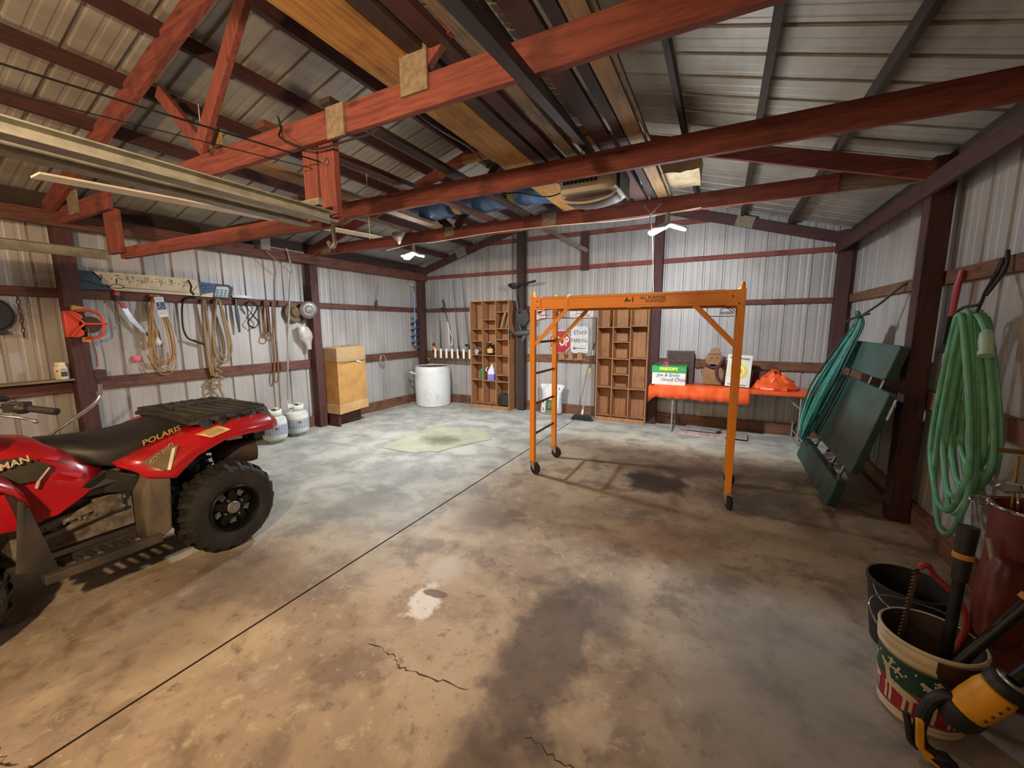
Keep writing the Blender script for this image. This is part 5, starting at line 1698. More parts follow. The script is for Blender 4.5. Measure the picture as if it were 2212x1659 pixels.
def LP(y, z, off=.02):
    return V((GX_ + off, y, z))


# painted board lying along the upper rail
SB = thing('painted_board', 'long hand painted cream and blue wooden sign lying on the upper left rail', 'sign', (GX_ + .02, 2.5, 2.07))
CREAM = mat('cream_sign_paint', 'd8c4a0', .6, 0, 'c8b08a', 9)
TEAL = mat('teal_sign_paint', '2f4650', .6, 0, '22343c', 9)
BLUES = mat('blue_sign_paint', '3c5a78', .6, 0, '2f4a66', 9)


def lboard(poly, off, t, m, b=None):
    b = b or B()
    b.m(m)
    return b.prism([LP(y, z, off) for y, z in poly], (t, 0, 0))


b = lboard([(1.765, 2.275), (1.90, 2.27), (2.05, 2.085), (1.765, 2.075)], .012, .018, TEAL)
lboard([(1.88, 2.272), (2.78, 2.283), (2.88, 2.255), (2.885, 2.07), (2.05, 2.082)], .012, .018, CREAM, b)
lboard([(2.885, 2.255), (3.08, 2.245), (3.05, 2.13), (2.885, 2.09)], .012, .016, BLUES, b)
lboard([(2.90, 2.09), (3.05, 2.13), (3.04, 2.065), (2.89, 2.068)], .012, .0165, CREAM, b)
lboard([(3.08, 2.245), (3.24, 2.245), (3.30, 2.21), (3.26, 2.05), (3.03, 2.063)], .012, .018, mat('dark_brown_frame', '3a2a22', .6), b)
obj('board', b, None, SB, smooth=False)
b = B()
lboard([(3.09, 2.21), (3.22, 2.215), (3.245, 2.19), (3.215, 2.075), (3.055, 2.08)], .0305, .001, mat('pale_window_paint', 'b9c4c0', .6), b)
b.m(mat('slate_print', '5f7480', .6))
for i in range(3):
    for j in range(3):
        y, z = 3.085 + i * .05 - j * .008, 2.175 - j * .034
        b.prism([LP(y, z, .0317), LP(y + .036, z, .0317), LP(y + .031, z - .024, .0317), LP(y - .005, z - .024, .0317)], (.0006, 0, 0))
b.m(mat('grey_print', '7f776c', .6))
for cy in (1.97, 2.10, 2.20, 2.33, 2.47, 2.60, 2.74):       # clusters of sideways lettering
    for k in range(7):
        y, z = cy + random.uniform(-.035, .03), 2.225 + random.uniform(-.05, .02)
        if k % 2:
            b.box(GX_ + .0305, GX_ + .0312, y, y + .008, z - .025, z + .02)
        else:
            b.box(GX_ + .0305, GX_ + .0312, y - .014, y + .018, z, z + .007)
for cy in (2.04, 2.27, 2.40, 2.53, 2.67):
    b.box(GX_ + .0305, GX_ + .0312, cy - .008, cy + .008, 2.20, 2.214)
b.m(INK)
b.tube([LP(y, z, .031) for y, z in ((2.12, 2.12), (2.3, 2.118), (2.6, 2.11), (2.83, 2.105))], .0025, 5)
b.tube(curve([LP(y, z, .031) for y, z in ((2.0, 2.115), (2.06, 2.15), (2.13, 2.14), (2.13, 2.115), (2.06, 2.105), (2.0, 2.11))]), .0035, 5)
b.tube(curve([LP(y, z, .031) for y, z in ((1.78, 2.17), (1.88, 2.15), (1.95, 2.12), (2.02, 2.12))]), .0035, 5)
b.tube([LP(y, z, .031) for y, z in ((2.77, 2.26), (2.80, 2.19), (2.785, 2.13), (2.815, 2.08))], .011, 5)
b.tube([LP(2.80, 2.115, .031), LP(2.87, 2.20, .031)], .003, 5).tube([LP(2.80, 2.115, .031), LP(2.875, 2.09, .031)], .003, 5)
b.m(mat('flesh_paint', 'c8a078', .6))
b.ball(LP(1.985, 2.17, .031), .003, .035, .03, 10, 7).ball(LP(2.05, 2.11, .031), .003, .035, .018, 10, 7)
b.m(mat('navy_line', '24384e', .6))
for z in (2.135, 2.17, 2.21):
    b.tube([LP(2.90, z, .029), LP(3.055, z + .004, .029)], .0022, 4)
for y, z in ((2.94, 2.15), (3.0, 2.15), (2.91, 2.19), (2.97, 2.19), (3.03, 2.19), (2.94, 2.225), (3.0, 2.225)):
    b.tube([LP(y, z - .017, .029), LP(y, z + .017, .029)], .0022, 4)
obj('painting', b, None, SB, smooth=False)
b = B().box(GX_ + .0, GX_ + .05, 3.27, 3.52, 2.0765, 2.10).box(GX_ + .05, GX_ + .055, 3.3, 3.52, 2.0765, 2.115)
single('metal_strip', b, mat('dull_aluminium', '9a9a98', .5, .4), 'short bright metal strip lying on the rail at the end of the painted sign', 'strip', smooth=False)

# hand saw
SW = thing('hand_saw', 'hand saw with red and black handle hung under the painted sign', 'saw', LP(2.09, 2.0))
b = B().m(BLACK).loft([[LP(2.075 + a * .03, z, .02 + c * .014) for a, c in ((-1, 0), (-.6, 1), (.6, 1), (1, 0), (.6, -1), (-.6, -1))] for z in (1.965, 2.0, 2.03)])
b.m(mat('saw_red', 'b8423c', .45)).loft([[LP(2.07 + a * .028, z, .02 + c * .015) for a, c in ((-1, 0), (-.6, 1), (.6, 1), (1, 0), (.6, -1), (-.6, -1))] for z in (2.03, 2.055, 2.07)])
b.loft([[LP(2.095 + (1.955 - z) * .35 + a * .026, z, .02 + c * .012) for a, c in ((-1, 0), (-.6, 1), (.6, 1), (1, 0), (.6, -1), (-.6, -1))] for z in (1.89, 1.93, 1.96)])
obj('handle', b, None, SW)
obj('blade', B().prism([LP(2.09, 1.905, .018), LP(2.135, 1.91, .018), LP(2.20, 1.77, .018), LP(2.33, 1.555, .018), LP(2.315, 1.545, .018), LP(2.15, 1.75, .018)], (.003, 0, 0)), STEEL, SW, smooth=False)


def loops(cy, ztop, zbot, n, w, r, jit=.02, off=.03, top_w=.25, seed=0, lean=0.0, pear=1.0):
    """n hanging loops in the wall plane; narrow over the nail, wide low down."""
    random.seed(seed)
    out = []
    for i in range(n):
        zb = zbot + random.uniform(-jit, jit) * 3
        ww = w * random.uniform(.72, 1.08)
        sh = random.uniform(-jit, jit)
        o0 = off + i * r * .55
        pts = []
        for k in range(28):
            a = 2 * math.pi * k / 28
            f = (1 - math.cos(a)) / 2                     # 0 at the top, 1 at the bottom
            wid = ww * (top_w + (1 - top_w) * f ** pear) * abs(math.sin(a)) ** .7
            y = cy + math.copysign(wid, math.sin(a)) + sh * f + lean * f
            z = ztop - f * (ztop - zb) + random.uniform(-.002, .002)
            pts.append((y, z, o0 + .012 * math.sin(a * 2 + i)))
        out.append(pts)
    return out


TANC = mat('tan_cord', 'a8824e', .6, 0, '94703e', 20)
t = thing('extension_cord', 'coiled tan extension cord with a bare light bulb in it', 'cord', LP(2.40, 1.1))
for pts in loops(2.405, 2.045, 1.22, 6, .155, .007, .02, .045, .32, 5):
    obj('coil', B().tube([LP(y, z, o) for y, z, o in pts], .0065, 6, True), TANC, t)
obj('loose_end', B().tube(curve([LP(2.27, 1.35), LP(2.32, 1.18), LP(2.43, 1.10), LP(2.53, 1.18), LP(2.555, 1.4)]), .0065, 6), TANC, t)
obj('yoke', B().box(GX_ + .002, GX_ + .05, 2.36, 2.45, 2.035, 2.055), TANC, t, smooth=False)
BUL = mat('frosted_bulb', 'd9d2c6', .2, alpha=.9, coat=.5)
t2 = obj('bulb', B().lathe([(.013, .06), (.016, .045), (.034, .01), (.035, -.01), (.022, -.035), (.004, -.042)], LP(2.375, 1.50, .05), n=16), BUL, t)
obj('socket', B().cyl(LP(2.375, 1.56, .05), LP(2.37, 1.66, .05), .015, .011, 10), mat('tan_socket', 'a87a44', .5), t)
t = thing('parking_tag', 'white hang tag with blue wheelchair symbol', 'tag', LP(2.44, 1.8, .07))
M_ = Matrix.Translation(LP(2.415, 2.03, .085)) @ Matrix.Rotation(.13, 4, 'X')
b = B().m(mat('tag_white', 'd2d2d6', .5)).box(0, .002, -.04, .05, -.235, 0)
b.m(mat('tag_navy', '1e2a5a', .5)).box(.002, .003, -.035, .047, -.15, -.06)
b.m(mat('tag_white', 'd2d2d6', .5)).ball((.0035, -.002, -.077), .001, .008, .008, 8, 6)
b.tube([V((.0035, -.002, -.085)), V((.0035, 0, -.108)), V((.0035, .02, -.108)), V((.0035, .028, -.13))], .003, 5)
b.tube([V((.0035, .002 + .021 * math.cos(a), -.118 + .021 * math.sin(a))) for a in [math.radians(120 + 200 * k / 10) for k in range(11)]], .003, 5)
b.m(mat('grey_print', '7f776c', .6))
for z in (-.02, -.035, -.18, -.2):
    b.box(.002, .003, -.03, .035, z, z + .005)
obj('card', b.xf(M_), None, t, smooth=False)
t = single('bent_rod', B().tube(curve([LP(2.84, 2.05), LP(2.75, 2.045), LP(2.69, 1.98), LP(2.665, 1.8), LP(2.665, 1.64), LP(2.70, 1.54), LP(2.76, 1.505)]), .011, 8).tube([LP(2.76, 1.505), LP(2.87, 1.46)], .017, 8), BLACKM, 'dark bent metal bar hung by the tan extension cord', 'bar')
ROPEM = mat('hemp_rope', '9a8566', .85, 0, '7c694f', 60, bump=.5)
t = thing('hanging_ropes', 'big tangled bundle of hemp rope hung on the left wall', 'rope', LP(2.98, .6))
for pts in loops(3.07, 2.045, 1.25, 3, .13, .014, .03, .04, .3, 8, .03):
    obj('coil', B().tube([LP(y, z, o) for y, z, o in pts], .0135, 8, True), ROPEM, t)
for pts in loops(2.91, 2.03, 1.05, 2, .045, .014, .02, .03, .4, 9, .03):
    obj('coil', B().tube([LP(y, z, o) for y, z, o in pts], .0125, 8, True), ROPEM, t)
random.seed(12)
kn = [LP(2.95 + .12 * math.sin(i * 2.1) * random.uniform(.3, 1), 1.12 - .035 * i + random.uniform(-.03, .03), .05 + .03 * math.cos(i * 1.7)) for i in range(9)]
obj('knot', B().tube(curve(kn), .0135, 8), ROPEM, t)
obj('tail', B().tube(curve([LP(2.92, 1.0, .05), LP(2.90, .85, .05), LP(2.97, .72, .05), LP(2.90, .62, .05)]), .016, 8), ROPEM, t)
obj('tail', B().tube(curve([LP(3.0, 1.0, .05), LP(2.99, .85, .05), LP(3.02, .73, .05), LP(3.0, .63, .06)]), .013, 8), ROPEM, t)
b = B().prism([LP(3.30, 2.06, .02), LP(3.325, 2.06, .02), LP(3.345, 1.80, .02), LP(3.335, 1.60, .02), LP(3.315, 1.60, .02), LP(3.295, 1.85, .02)], (.02, 0, 0))
single('sheath', b, BLACK, 'narrow black tool hung beside the hemp rope', 'tool', smooth=False, bevel=.005)
t = thing('cable_loop', 'thin dark cable coiled in a small figure of eight', 'cable', LP(3.52, 1.65))
for i in range(3):
    o_ = .02 + .008 * i
    obj('coil', B().tube(curve([LP(3.52, 2.05, o_), LP(3.46 - .01 * i, 1.97, o_), LP(3.54, 1.83, o_), LP(3.60, 1.74, o_), LP(3.53, 1.655 + .008 * i, o_), LP(3.45, 1.73, o_), LP(3.51, 1.81, o_), LP(3.60, 1.95, o_), LP(3.55, 2.04, o_)]), .005, 6), BLACK, t)
BROPE = mat('brown_rope', '7d5a3c', .85, 0, '5e4129', 60, bump=.5)
t = thing('brown_rope', 'short bunch of brown rope hung right of the dark cable', 'rope', LP(3.70, 1.5))
for pts in loops(3.71, 2.06, 1.56, 4, .045, .01, .012, .03, .5, 15):
    obj('coil', B().tube([LP(y, z, o) for y, z, o in pts], .009, 7, True), BROPE, t)
obj('tail', B().tube(curve([LP(3.70, 1.6, .05), LP(3.66, 1.5, .05), LP(3.74, 1.48, .05), LP(3.78, 1.58, .05)]), .009, 7), BROPE, t)
b = B().tube(curve([LP(3.83, 2.05, .025), LP(3.835, 1.6, .03), LP(3.84, 1.2, .03), LP(3.825, .92, .03), LP(3.785, .84, .03), LP(3.755, .9, .03), LP(3.79, 1.2, .035), LP(3.80, 1.6, .035), LP(3.825, 2.0, .03)]), .011, 8)
single('strap', b, BROPE, 'long doubled brown strap hung to the lower rail left of the metal pole', 'strap')
t = thing('sun_hat', 'flat brown hat hung on the left post', 'hat', LP(4.19, 1.72))
b = B().lathe([(.155, 0), (.15, .012), (.085, .02), (.075, .06), (.045, .085), (.005, .09)], LP(4.17, 1.90, .03), (1, .0, .08), 28)
obj('brim', b, mat('brown_felt', '6b5540', .9, 0, '544231', 8), t)
b = B().lathe([(.135, 0), (.138, .012), (.11, .03), (.10, .035), (.06, .03), (.05, .045), (.005, .048)], LP(4.33, 1.94, .16), (1, -.35, -.1), 28)
single('hub_cap', b, mat('grey_metal_lid', '7f7a70', .45, .5, '625d55', 8), 'grey round metal lid tilted in front of the brown hat', 'lid')
rings = []
random.seed(6)
for z, r in ((1.70, .03), (1.66, .09), (1.58, .13), (1.50, .12), (1.44, .07), (1.36, .045), (1.31, .03)):
    rings.append([LP(4.29 + (1.6 - z) * .25 + math.cos(a) * r * random.uniform(.8, 1.15), z + random.uniform(-.015, .015), .08 + math.sin(a) * r * .55) for a in [2 * math.pi * k / 14 for k in range(14)]])
single('plastic_bag', B().loft(rings), mat('clear_bag', 'd0c8bc', .15, alpha=.55, coat=.5), 'crumpled clear plastic bag hung under the metal lid', 'bag', angle=20)
single('pink_bow', B().ball(LP(2.185, 1.315, -.02), .02, .045, .04, 8, 6).tube(curve([LP(2.16, 1.30, -.02), LP(2.12, 1.24, -.02), LP(2.09, 1.14, -.02)]), .003, 5), mat('pink_ribbon', 'd8687e', .6), 'small pink bow stuck to the wall beside the coiled tan cord', 'bow')

# orange cord reel on the near left post
RL = thing('cord_reel', 'orange plastic cord reel mounted on the dark red post', 'reel', (-5.80, 1.66, 1.55))
OR = mat('orange_reel_plastic', 'c8401e', .45, 0, 'b03416', 6)
b = B().prism([(-5.885, 1.585, 1.84), (-5.80, 1.585, 1.84), (-5.80, 1.69, 1.83), (-5.80, 1.72, 1.70), (-5.80, 1.69, 1.60), (-5.80, 1.585, 1.575), (-5.885, 1.585, 1.575)], (0, 0, 0.0))
b = B().prism([(-5.80, 1.57, 1.84), (-5.80, 1.64, 1.845), (-5.80, 1.70, 1.80), (-5.80, 1.725, 1.72), (-5.80, 1.70, 1.60), (-5.80, 1.65, 1.575), (-5.80, 1.57, 1.58)], (-.07, 0, 0))
obj('bracket', b, OR, RL, smooth=False, bevel=.008)
b = B().tube(curve([V((-5.79, 1.60, 1.835)), V((-5.785, 1.66, 1.77)), V((-5.785, 1.70, 1.715)), V((-5.785, 1.65, 1.66)), V((-5.785, 1.60, 1.585))]), .012, 8).beam((-5.79, 1.70, 1.715), (-5.79, 1.885, 1.712), .02, .022)
obj('arm', b, OR, RL, bevel=.003)
b = B().tube(curve([V((-5.80, 1.66, 1.845)), V((-5.80, 1.77, 1.845)), V((-5.80, 1.84, 1.80)), V((-5.80, 1.855, 1.71)), V((-5.80, 1.84, 1.62)), V((-5.80, 1.79, 1.575)), V((-5.80, 1.70, 1.57))]), .014, 8)
obj('guard_ring', b, OR, RL)
obj('spool', B().lathe([(.085, 0), (.085, .02), (.05, .02), (.05, .06), (.085, .06), (.085, .08)], (-5.88, 1.755, 1.705), (1, 0, 0), 24), mat('dark_spool', '3a1a14', .6), RL)
YB2 = mat('tan_block', 'b88a44', .7)
obj('block', B().beam((-5.83, 1.64, 1.875), (-5.83, 1.72, 1.86), .04, .05), YB2, RL, smooth=False)
obj('block', B().beam((-5.83, 1.685, 1.555), (-5.83, 1.745, 1.55), .04, .05), YB2, RL, smooth=False)
obj('cord_end', B().tube(curve([V((-5.785, 1.725, 1.67)), V((-5.78, 1.74, 1.55)), V((-5.78, 1.755, 1.40)), V((-5.78, 1.75, 1.27))]), .007, 6), mat('brown_cord', '7a4632', .6), RL)
single('post_block', B().box(-5.99, -5.90, 1.755, 1.85, 1.125, 1.225), MAROON['y'], 'small dark red block behind the near left post above the lower rail', 'block', smooth=False)

# ledge with a pill bottle, and the dark pan beyond the frame edge
b = B().box(GX_ + .001, GX_ + .15, YF + .02, 1.605, 1.136, 1.156)
single('ledge_board', b, GREYW['y'], 'weathered ledge board along the lower rail in the nearest left bay', 'board', smooth=False)
PB = thing('pill_bottle', 'white pill bottle with dark label on the ledge by the near left post', 'bottle', (-5.96, 1.53, 1.157))
obj('body', B().lathe([(.048, 0), (.052, .008), (.052, .115), (.045, .135), (.036, .14)], (-5.95, 1.53, 1.1572), n=24), mat('cream_bottle', 'd8cbb0', .4), PB)
obj('cap', B().cyl((-5.95, 1.53, 1.295), (-5.95, 1.53, 1.328), .042, None, 24), mat('cream_cap', 'e2d6bc', .5), PB)
lb = B().m(mat('navy_label', '3a3a44', .5))
lb.grid([[V((-5.95 + .0525 * math.cos(a), 1.53 + .0525 * math.sin(a), z)) for a in [-.35 + .95 * k / 6 for k in range(7)]] for z in (1.185, 1.235)])
lb.m(mat('dark_print', '54504a', .6))
for z in (1.245, 1.258):
    lb.grid([[V((-5.95 + .0525 * math.cos(a), 1.53 + .0525 * math.sin(a), z)) for a in [-.35 + .8 * k / 6 for k in range(7)]] for z in (z, z + .006)])
lb.grid([[V((-5.95 + .0525 * math.cos(a), 1.53 + .0525 * math.sin(a), z)) for a in [-1.0 + .35 * k / 4 for k in range(5)]] for z in (1.235, 1.25)])
obj('label', lb, None, PB)
PN = thing('round_pan', 'dark round metal pan hung on the wall at the far left', 'pan', (-5.99, 1.14, 1.6))
obj('pan', B().lathe([(.001, .03), (.14, .03), (.16, .01), (.165, 0), (.16, .0)], (-6.02, 1.14, 1.80), (1, .0, -.05), 30, capped=False), mat('dark_pan', '3b3a3c', .5, .5, '2c2a2a', 5), PN)
obj('handle', B().beam((-5.985, 1.12, 1.64), (-5.98, 1.24, 1.637), .02, .03), BLACK, PN, smooth=False, bevel=.004)
b = B()
for i in range(9):
    z = 1.965 - i * .045
    b.tube([V((-6.005, 1.335 + .012 * math.cos(a) * (1 if i % 2 else .3), z + .03 * math.sin(a))) for a in [2 * math.pi * k / 8 for k in range(8)]], .004, 5, True)
single('chain', b, mat('rusty_chain', '4b4034', .7, .5), 'short rusty chain hung on the left wall beside the round pan', 'chain')
# bent pipe standing between the quad bike and the wall
b = B().tube(curve([(-5.15, 1.555, 1.15), (-5.15, 1.553, 1.08), (-5.15, 1.545, 1.03), (-5.15, 1.49, .965), (-5.15, 1.38, .88), (-5.15, 1.19, .74), (-5.15, .95, .56), (-5.15, .6, .30), (-5.15, .25, .02)], 8), .0175, 12)
single('bent_pipe', b, STEEL, 'bent shiny metal pipe sticking up behind the quad bike seat', 'pipe')
# grey pole, box and bracket by the left header
b = B().tube(curve([(-5.80, 3.98, 2.83), (-5.79, 4.0, 2.7), (-5.77, 4.03, 2.52)]), .012, 8).tube([(-5.77, 4.03, 2.52), (-5.79, 4.0, 2.40), (-5.86, 3.94, 1.6), (-5.93, 3.91, .80), (-5.935, 3.905, .55)], .0135, 8)
single('metal_pole', b, GALV, 'thin grey bent metal pole hung in front of the left wall', 'pole')
b = B().box(-5.824, -5.73, 3.56, 3.70, 2.74, 2.93)
single('junction_box', b, mat('grey_box', '7c756a', .6), 'grey metal box under the roof near the left header', 'box', smooth=False, bevel=.006)
b = B().tube([(-5.79, 3.70, 2.80), (-5.79, 4.25, 2.80)], .01, 8)
single('conduit', b, GALV, 'short horizontal grey conduit beside the grey metal box', 'conduit')
b = B().tube([(-5.78, 3.66, 2.73), (-5.77, 3.99, 2.47)], .006, 6)
single('thin_rod', b, RAW['y'], 'thin tan stick slanting from the grey box to the metal pole', 'stick')
b = B().tube(curve([(-6.0, 5.9, 2.02), (-6.0, 5.92, 2.3), (-6.01, 5.97, 2.52)]), .004, 5).ball((-6.0, 5.9, 2.1), .012, .03, .10, 8, 6)
single('feather', b, mat('dark_feather', '38302c', .8), 'dark feather-like wisp hung on the left wall near the auger', 'feather')
t = thing('wire_coil', 'small loop of pale wire hung on the lower rail near the barrel', 'wire', LP(6.0, .9))
for k in range(3):
    obj('loop', B().tube([LP(6.0 + .07 * math.cos(a) + .01 * k, 1.0 + .11 * math.sin(a), .02 + .008 * k) for a in [2 * math.pi * i / 20 for i in range(20)]], .004, 5, True), GALV, t)

# ------------------------------------------------------------------ folded picnic table and teal rope on the right
PT = thing('picnic_table', 'folded dark green picnic table leaning on the right wall', 'table', (1.1, 5.0, 0))
PG = mat('dark_green_plastic', '2f4a40', .5, 0, '263d35', 5, bump=.06, bscale=60)
E0, E1 = V((1.0, 0, .0)), V((1.365, 0, 1.52))
sl = (E1 - E0).normalized()
nr = V((-sl.z, 0, sl.x))        # faces into the room


def slab(name, s0, s1, y0, y1, t0, t1):
    c = []
    for s in (s0, s1):
        for y in (y0, y1):
            c.append((s, y))
    b = B()
    ring = []
    r = .035
    for (s, y, a0) in ((s1 - r, y1 - r, 0), (s0 + r, y1 - r, 90), (s0 + r, y0 + r, 180), (s1 - r, y0 + r, 270)):
        for k in range(5):
            a = math.radians(a0 + 22.5 * k)
            ring.append((s + r * math.cos(a), y + r * math.sin(a)))
    poly = [E0 + sl * s + V((0, y + skew * (1 - s / 1.5), 0)) + nr * t0 for s, y in ring]
    return obj(name, b.prism(poly, nr * (t1 - t0)), PG, PT, smooth=False, bevel=.01)


skew = .10
slab('bench', .03, .285, 4.30, 5.95, .0, .075)
slab('table_top', .42, 1.155, 4.16, 5.95, .0, .06)
slab('bench', 1.235, 1.535, 4.34, 5.95, .0, .075)
for y in (4.62, 4.95, 5.7):
    obj('frame_tube', B().tube([E0 + sl * .1 + V((0, y + .06, 0)) - nr * .012, E0 + sl * 1.45 + V((0, y, 0)) - nr * .012], .0135, 10), STEEL, PT)
obj('brace', B().beam(E0 + sl * .36 + V((0, 5.28, 0)), E0 + sl * .42 + V((0, 5.22, 0)), .05, .06), STEEL, PT, smooth=False, bevel=.004)
obj('frame_bar', B().tube([E0 + sl * .95 + V((0, 4.13, 0)) + nr * .02, E0 + sl * 1.12 + V((0, 4.13, 0)) + nr * .02], .01, 8), STEEL, PT)
TEALR = mat('teal_rope', '1f6a5c', .5, 0, '164a42', 30, bump=.2)
TEAL2 = mat('light_teal_rope', '4a9a84', .5, 0, '2f7a68', 30, bump=.2)
TEAL3 = mat('dark_teal_rope', '174840', .55, 0, '10342e', 30, bump=.2)
TR_ = thing('rope_bundle', 'long bundle of teal rope hung over the green picnic table', 'rope', (1.0, 5.9, .3))
random.seed(41)
top = V((1.34, 5.38, 1.79))
for i in range(40):
    fw = random.uniform(-1, 1)
    fo = random.uniform(0, 1)
    yb, zb = 5.85 + .17 * fw, .29 + .10 * abs(fw) + random.uniform(-.06, .06)
    o_ = nr * (.115 + .07 * fo)
    pts = []
    for s, spread in ((1.0, .16), (.9, .30), (.7, .6), (.5, .9), (.3, 1.0), (.12, .85), (.0, .55)):
        z = zb + (1.79 - zb) * s
        base = E0 + sl * (z / sl.z)
        y = 5.38 + (5.82 - 5.38) * min(1, (1 - s) * 1.3) + .40 * fw * spread + .02 * random.uniform(-1, 1)
        pts.append(V((base.x, y, z)) + nr * (.115 + .07 * fo * (spread + .2)))
    pts[0] = top + nr * .12 + V((0, fw * .05, random.uniform(-.03, 0)))
    obj('strand', B().tube(curve(pts, 5), .0095, 7), (TEAL2, TEALR, TEAL3, TEALR)[i % 4], TR_)
obj('binding', B().tube(curve([V((1.16, 5.50, 1.70)), V((1.19, 5.40, 1.735)), V((1.24, 5.30, 1.765)), V((1.30, 5.26, 1.785))]), .011, 8), BLACK, TR_)
obj('hook_strap', B().tube(curve([V((1.24, 5.32, 1.76)), V((1.36, 5.25, 1.88)), V((1.47, 5.18, 2.02)), V((1.515, 5.15, 2.06))]), .012, 8), BLACK, TR_)

# ------------------------------------------------------------------ green hose and scraper by the near right post
RX = XR - .047


def RP_(y, z, off=.03):
    return V((RX - off, y, z))


HOSE = mat('green_hose', '6fae88', .45, 0, '559470', 8)
HS = thing('coiled_hose', 'coiled light green hose hung on the right wall by a black strap', 'hose', RP_(3.55, .45))
random.seed(52)
for i in range(8):
    near = i % 2
    cy = 3.62
    zb = .62 - .05 * i + (.18 if near else 0) + random.uniform(-.03, .03)
    wl, wr = random.uniform(.20, .29), random.uniform(.22, .33)
    pts = []
    for k in range(40):
        a = 2 * math.pi * k / 40
        f = (1 - math.cos(a)) / 2
        s = math.sin(a)
        w = (wl if s > 0 else wr) * (.26 + .74 * min(1, f * 1.25)) * abs(s) ** .7 * (1.0 - .35 * max(0, f - .72) / .28)
        y = cy + math.copysign(w, s) - .06 * f
        pts.append(RP_(y, 1.72 + .02 * (i % 3) - f * (1.72 - zb), .045 + .017 * i + .02 * math.cos(a)))
    obj('coil', B().tube(pts, .0155, 9, True), HOSE, HS)
CONN = mat('pale_green_connector', 'a8c4a8', .45)
obj('connector', B().lathe([(.018, 0), (.03, .02), (.034, .08), (.03, .13), (.036, .14), (.034, .165), (.02, .165)], RP_(3.42, 1.64, .13), (-.1, -.45, -.85), 16), CONN, HS)
obj('tail', B().tube(curve([RP_(3.62, 1.735, .12), RP_(3.53, 1.725, .13), RP_(3.45, 1.67, .135), RP_(3.40, 1.62, .135)]), .0155, 9), HOSE, HS)
obj('connector', B().cyl(RP_(3.97, 1.26, .06), RP_(3.955, 1.10, .06), .024, .028, 14).cyl(RP_(3.97, 1.30, .06), RP_(3.97, 1.26, .06), .016, .024, 14), CONN, HS)
b = B()
for o_ in (0, .02):
    b.tube(curve([RP_(3.66 + o_, 2.08, .01), RP_(3.65 + o_, 1.99, .03), RP_(3.60, 1.87, .09), RP_(3.57, 1.80, .12), RP_(3.66, 1.785, .15), RP_(3.74, 1.74, .16), RP_(3.72, 1.68, .15), RP_(3.63, 1.67, .14), RP_(3.57, 1.74, .13), RP_(3.59, 1.83, .10)]), .009, 7)
b.tube(curve([RP_(3.64, 2.08, .005), RP_(3.60, 2.11, .02), RP_(3.58, 2.0, .03), RP_(3.59, 1.85, .09)]), .010, 7)
obj('hanging_strap', b, BLACK, HS)
SCR = thing('snow_brush', 'snow brush with red handle hung beside the green hose', 'brush', RP_(4.14, 1.45))
obj('handle', B().tube([RP_(4.115, 2.06, .02), RP_(4.12, 1.95, .03), RP_(4.135, 1.7, .03), RP_(4.15, 1.56, .03)], .016, 10, rads=[.017, .021, .015, .013]), mat('red_brush_handle', 'a82434', .4), SCR)
obj('bristle_head', B().prism([RP_(4.08, 1.735, .02), RP_(4.125, 1.735, .02), RP_(4.165, 1.55, .02), RP_(4.10, 1.53, .02)], (-.05, 0, 0)), BLACK, SCR, smooth=False)
obj('scraper_blade', B().prism([RP_(4.12, 1.56, .02), RP_(4.18, 1.56, .02), RP_(4.26, 1.455, .02), RP_(4.09, 1.47, .02)], (-.025, 0, 0)), BLACK, SCR, smooth=False)
# ------------------------------------------------------------------ golf bag with clubs
GBG = thing('golf_bag', 'red-brown leather golf bag standing at the right edge', 'golf bag', (1.265, 2.50, 0))
LEA = mat('red_brown_leather', '6b2c1e', .45, 0, '4f1f16', 6, bump=.2, bscale=20)
GC = V((1.265, 2.50, 0))
rings = []
random.seed(60)
for z, r in ((.002, .13), (.05, .14), (.2, .138), (.4, .145), (.55, .14), (.7, .135), (.82, .14), (.875, .145), (.885, .13), (.80, .12)):
    rings.append([GC + V((math.cos(a) * r * random.uniform(.97, 1.03), math.sin(a) * r * random.uniform(.97, 1.03), z)) for a in [2 * math.pi * k / 24 for k in range(24)]])
obj('body', B().loft(rings), LEA, GBG)
obj('pocket', B().loft([[V((1.15 + a * w, 2.39 + c * w * 1.1, z)) for a, c in ((-1, -.6), (-.5, -1), (.5, -1), (1, -.6), (1, .6), (.5, 1), (-.5, 1), (-1, .6))] for z, w in ((.28, .04), (.32, .06), (.62, .06), (.68, .035))]), LEA, GBG, bevel=.01)
obj('top_ring', B().tube([GC + V((math.cos(a) * .148, math.sin(a) * .148, .885)) for a in [2 * math.pi * k / 28 for k in range(28)]], .007, 7, True), CHROME, GBG)
obj('ring_loop', B().tube([V((1.095 + .035 * math.cos(a), 2.53 + .02 * math.sin(a), .885 + .012 * math.sin(a))) for a in [2 * math.pi * k / 16 for k in range(16)]], .0035, 6, True), CHROME, GBG)
CLS = mat('pale_worn_strap', '8a7a68', .7)
obj('strap', B().beam((1.105, 2.45, .74), (1.16, 2.37, .40), .03, .008), CLS, GBG, smooth=False)
clubs = [('putter', (1.17, 2.47, .81), (1.155, 2.46, 1.12), 'brass headed putter standing highest in the golf bag'),
         ('golf_club', (1.19, 2.46, .81), (1.16, 2.43, .97), 'chrome iron head poking out at the left of the golf bag'),
         ('golf_club', (1.26, 2.46, .81), (1.23, 2.42, .985), 'black wood head in the golf bag opening'),
         ('golf_club', (1.31, 2.5, .81), (1.285, 2.45, 1.04), 'chrome iron head at the right edge above the golf bag')]
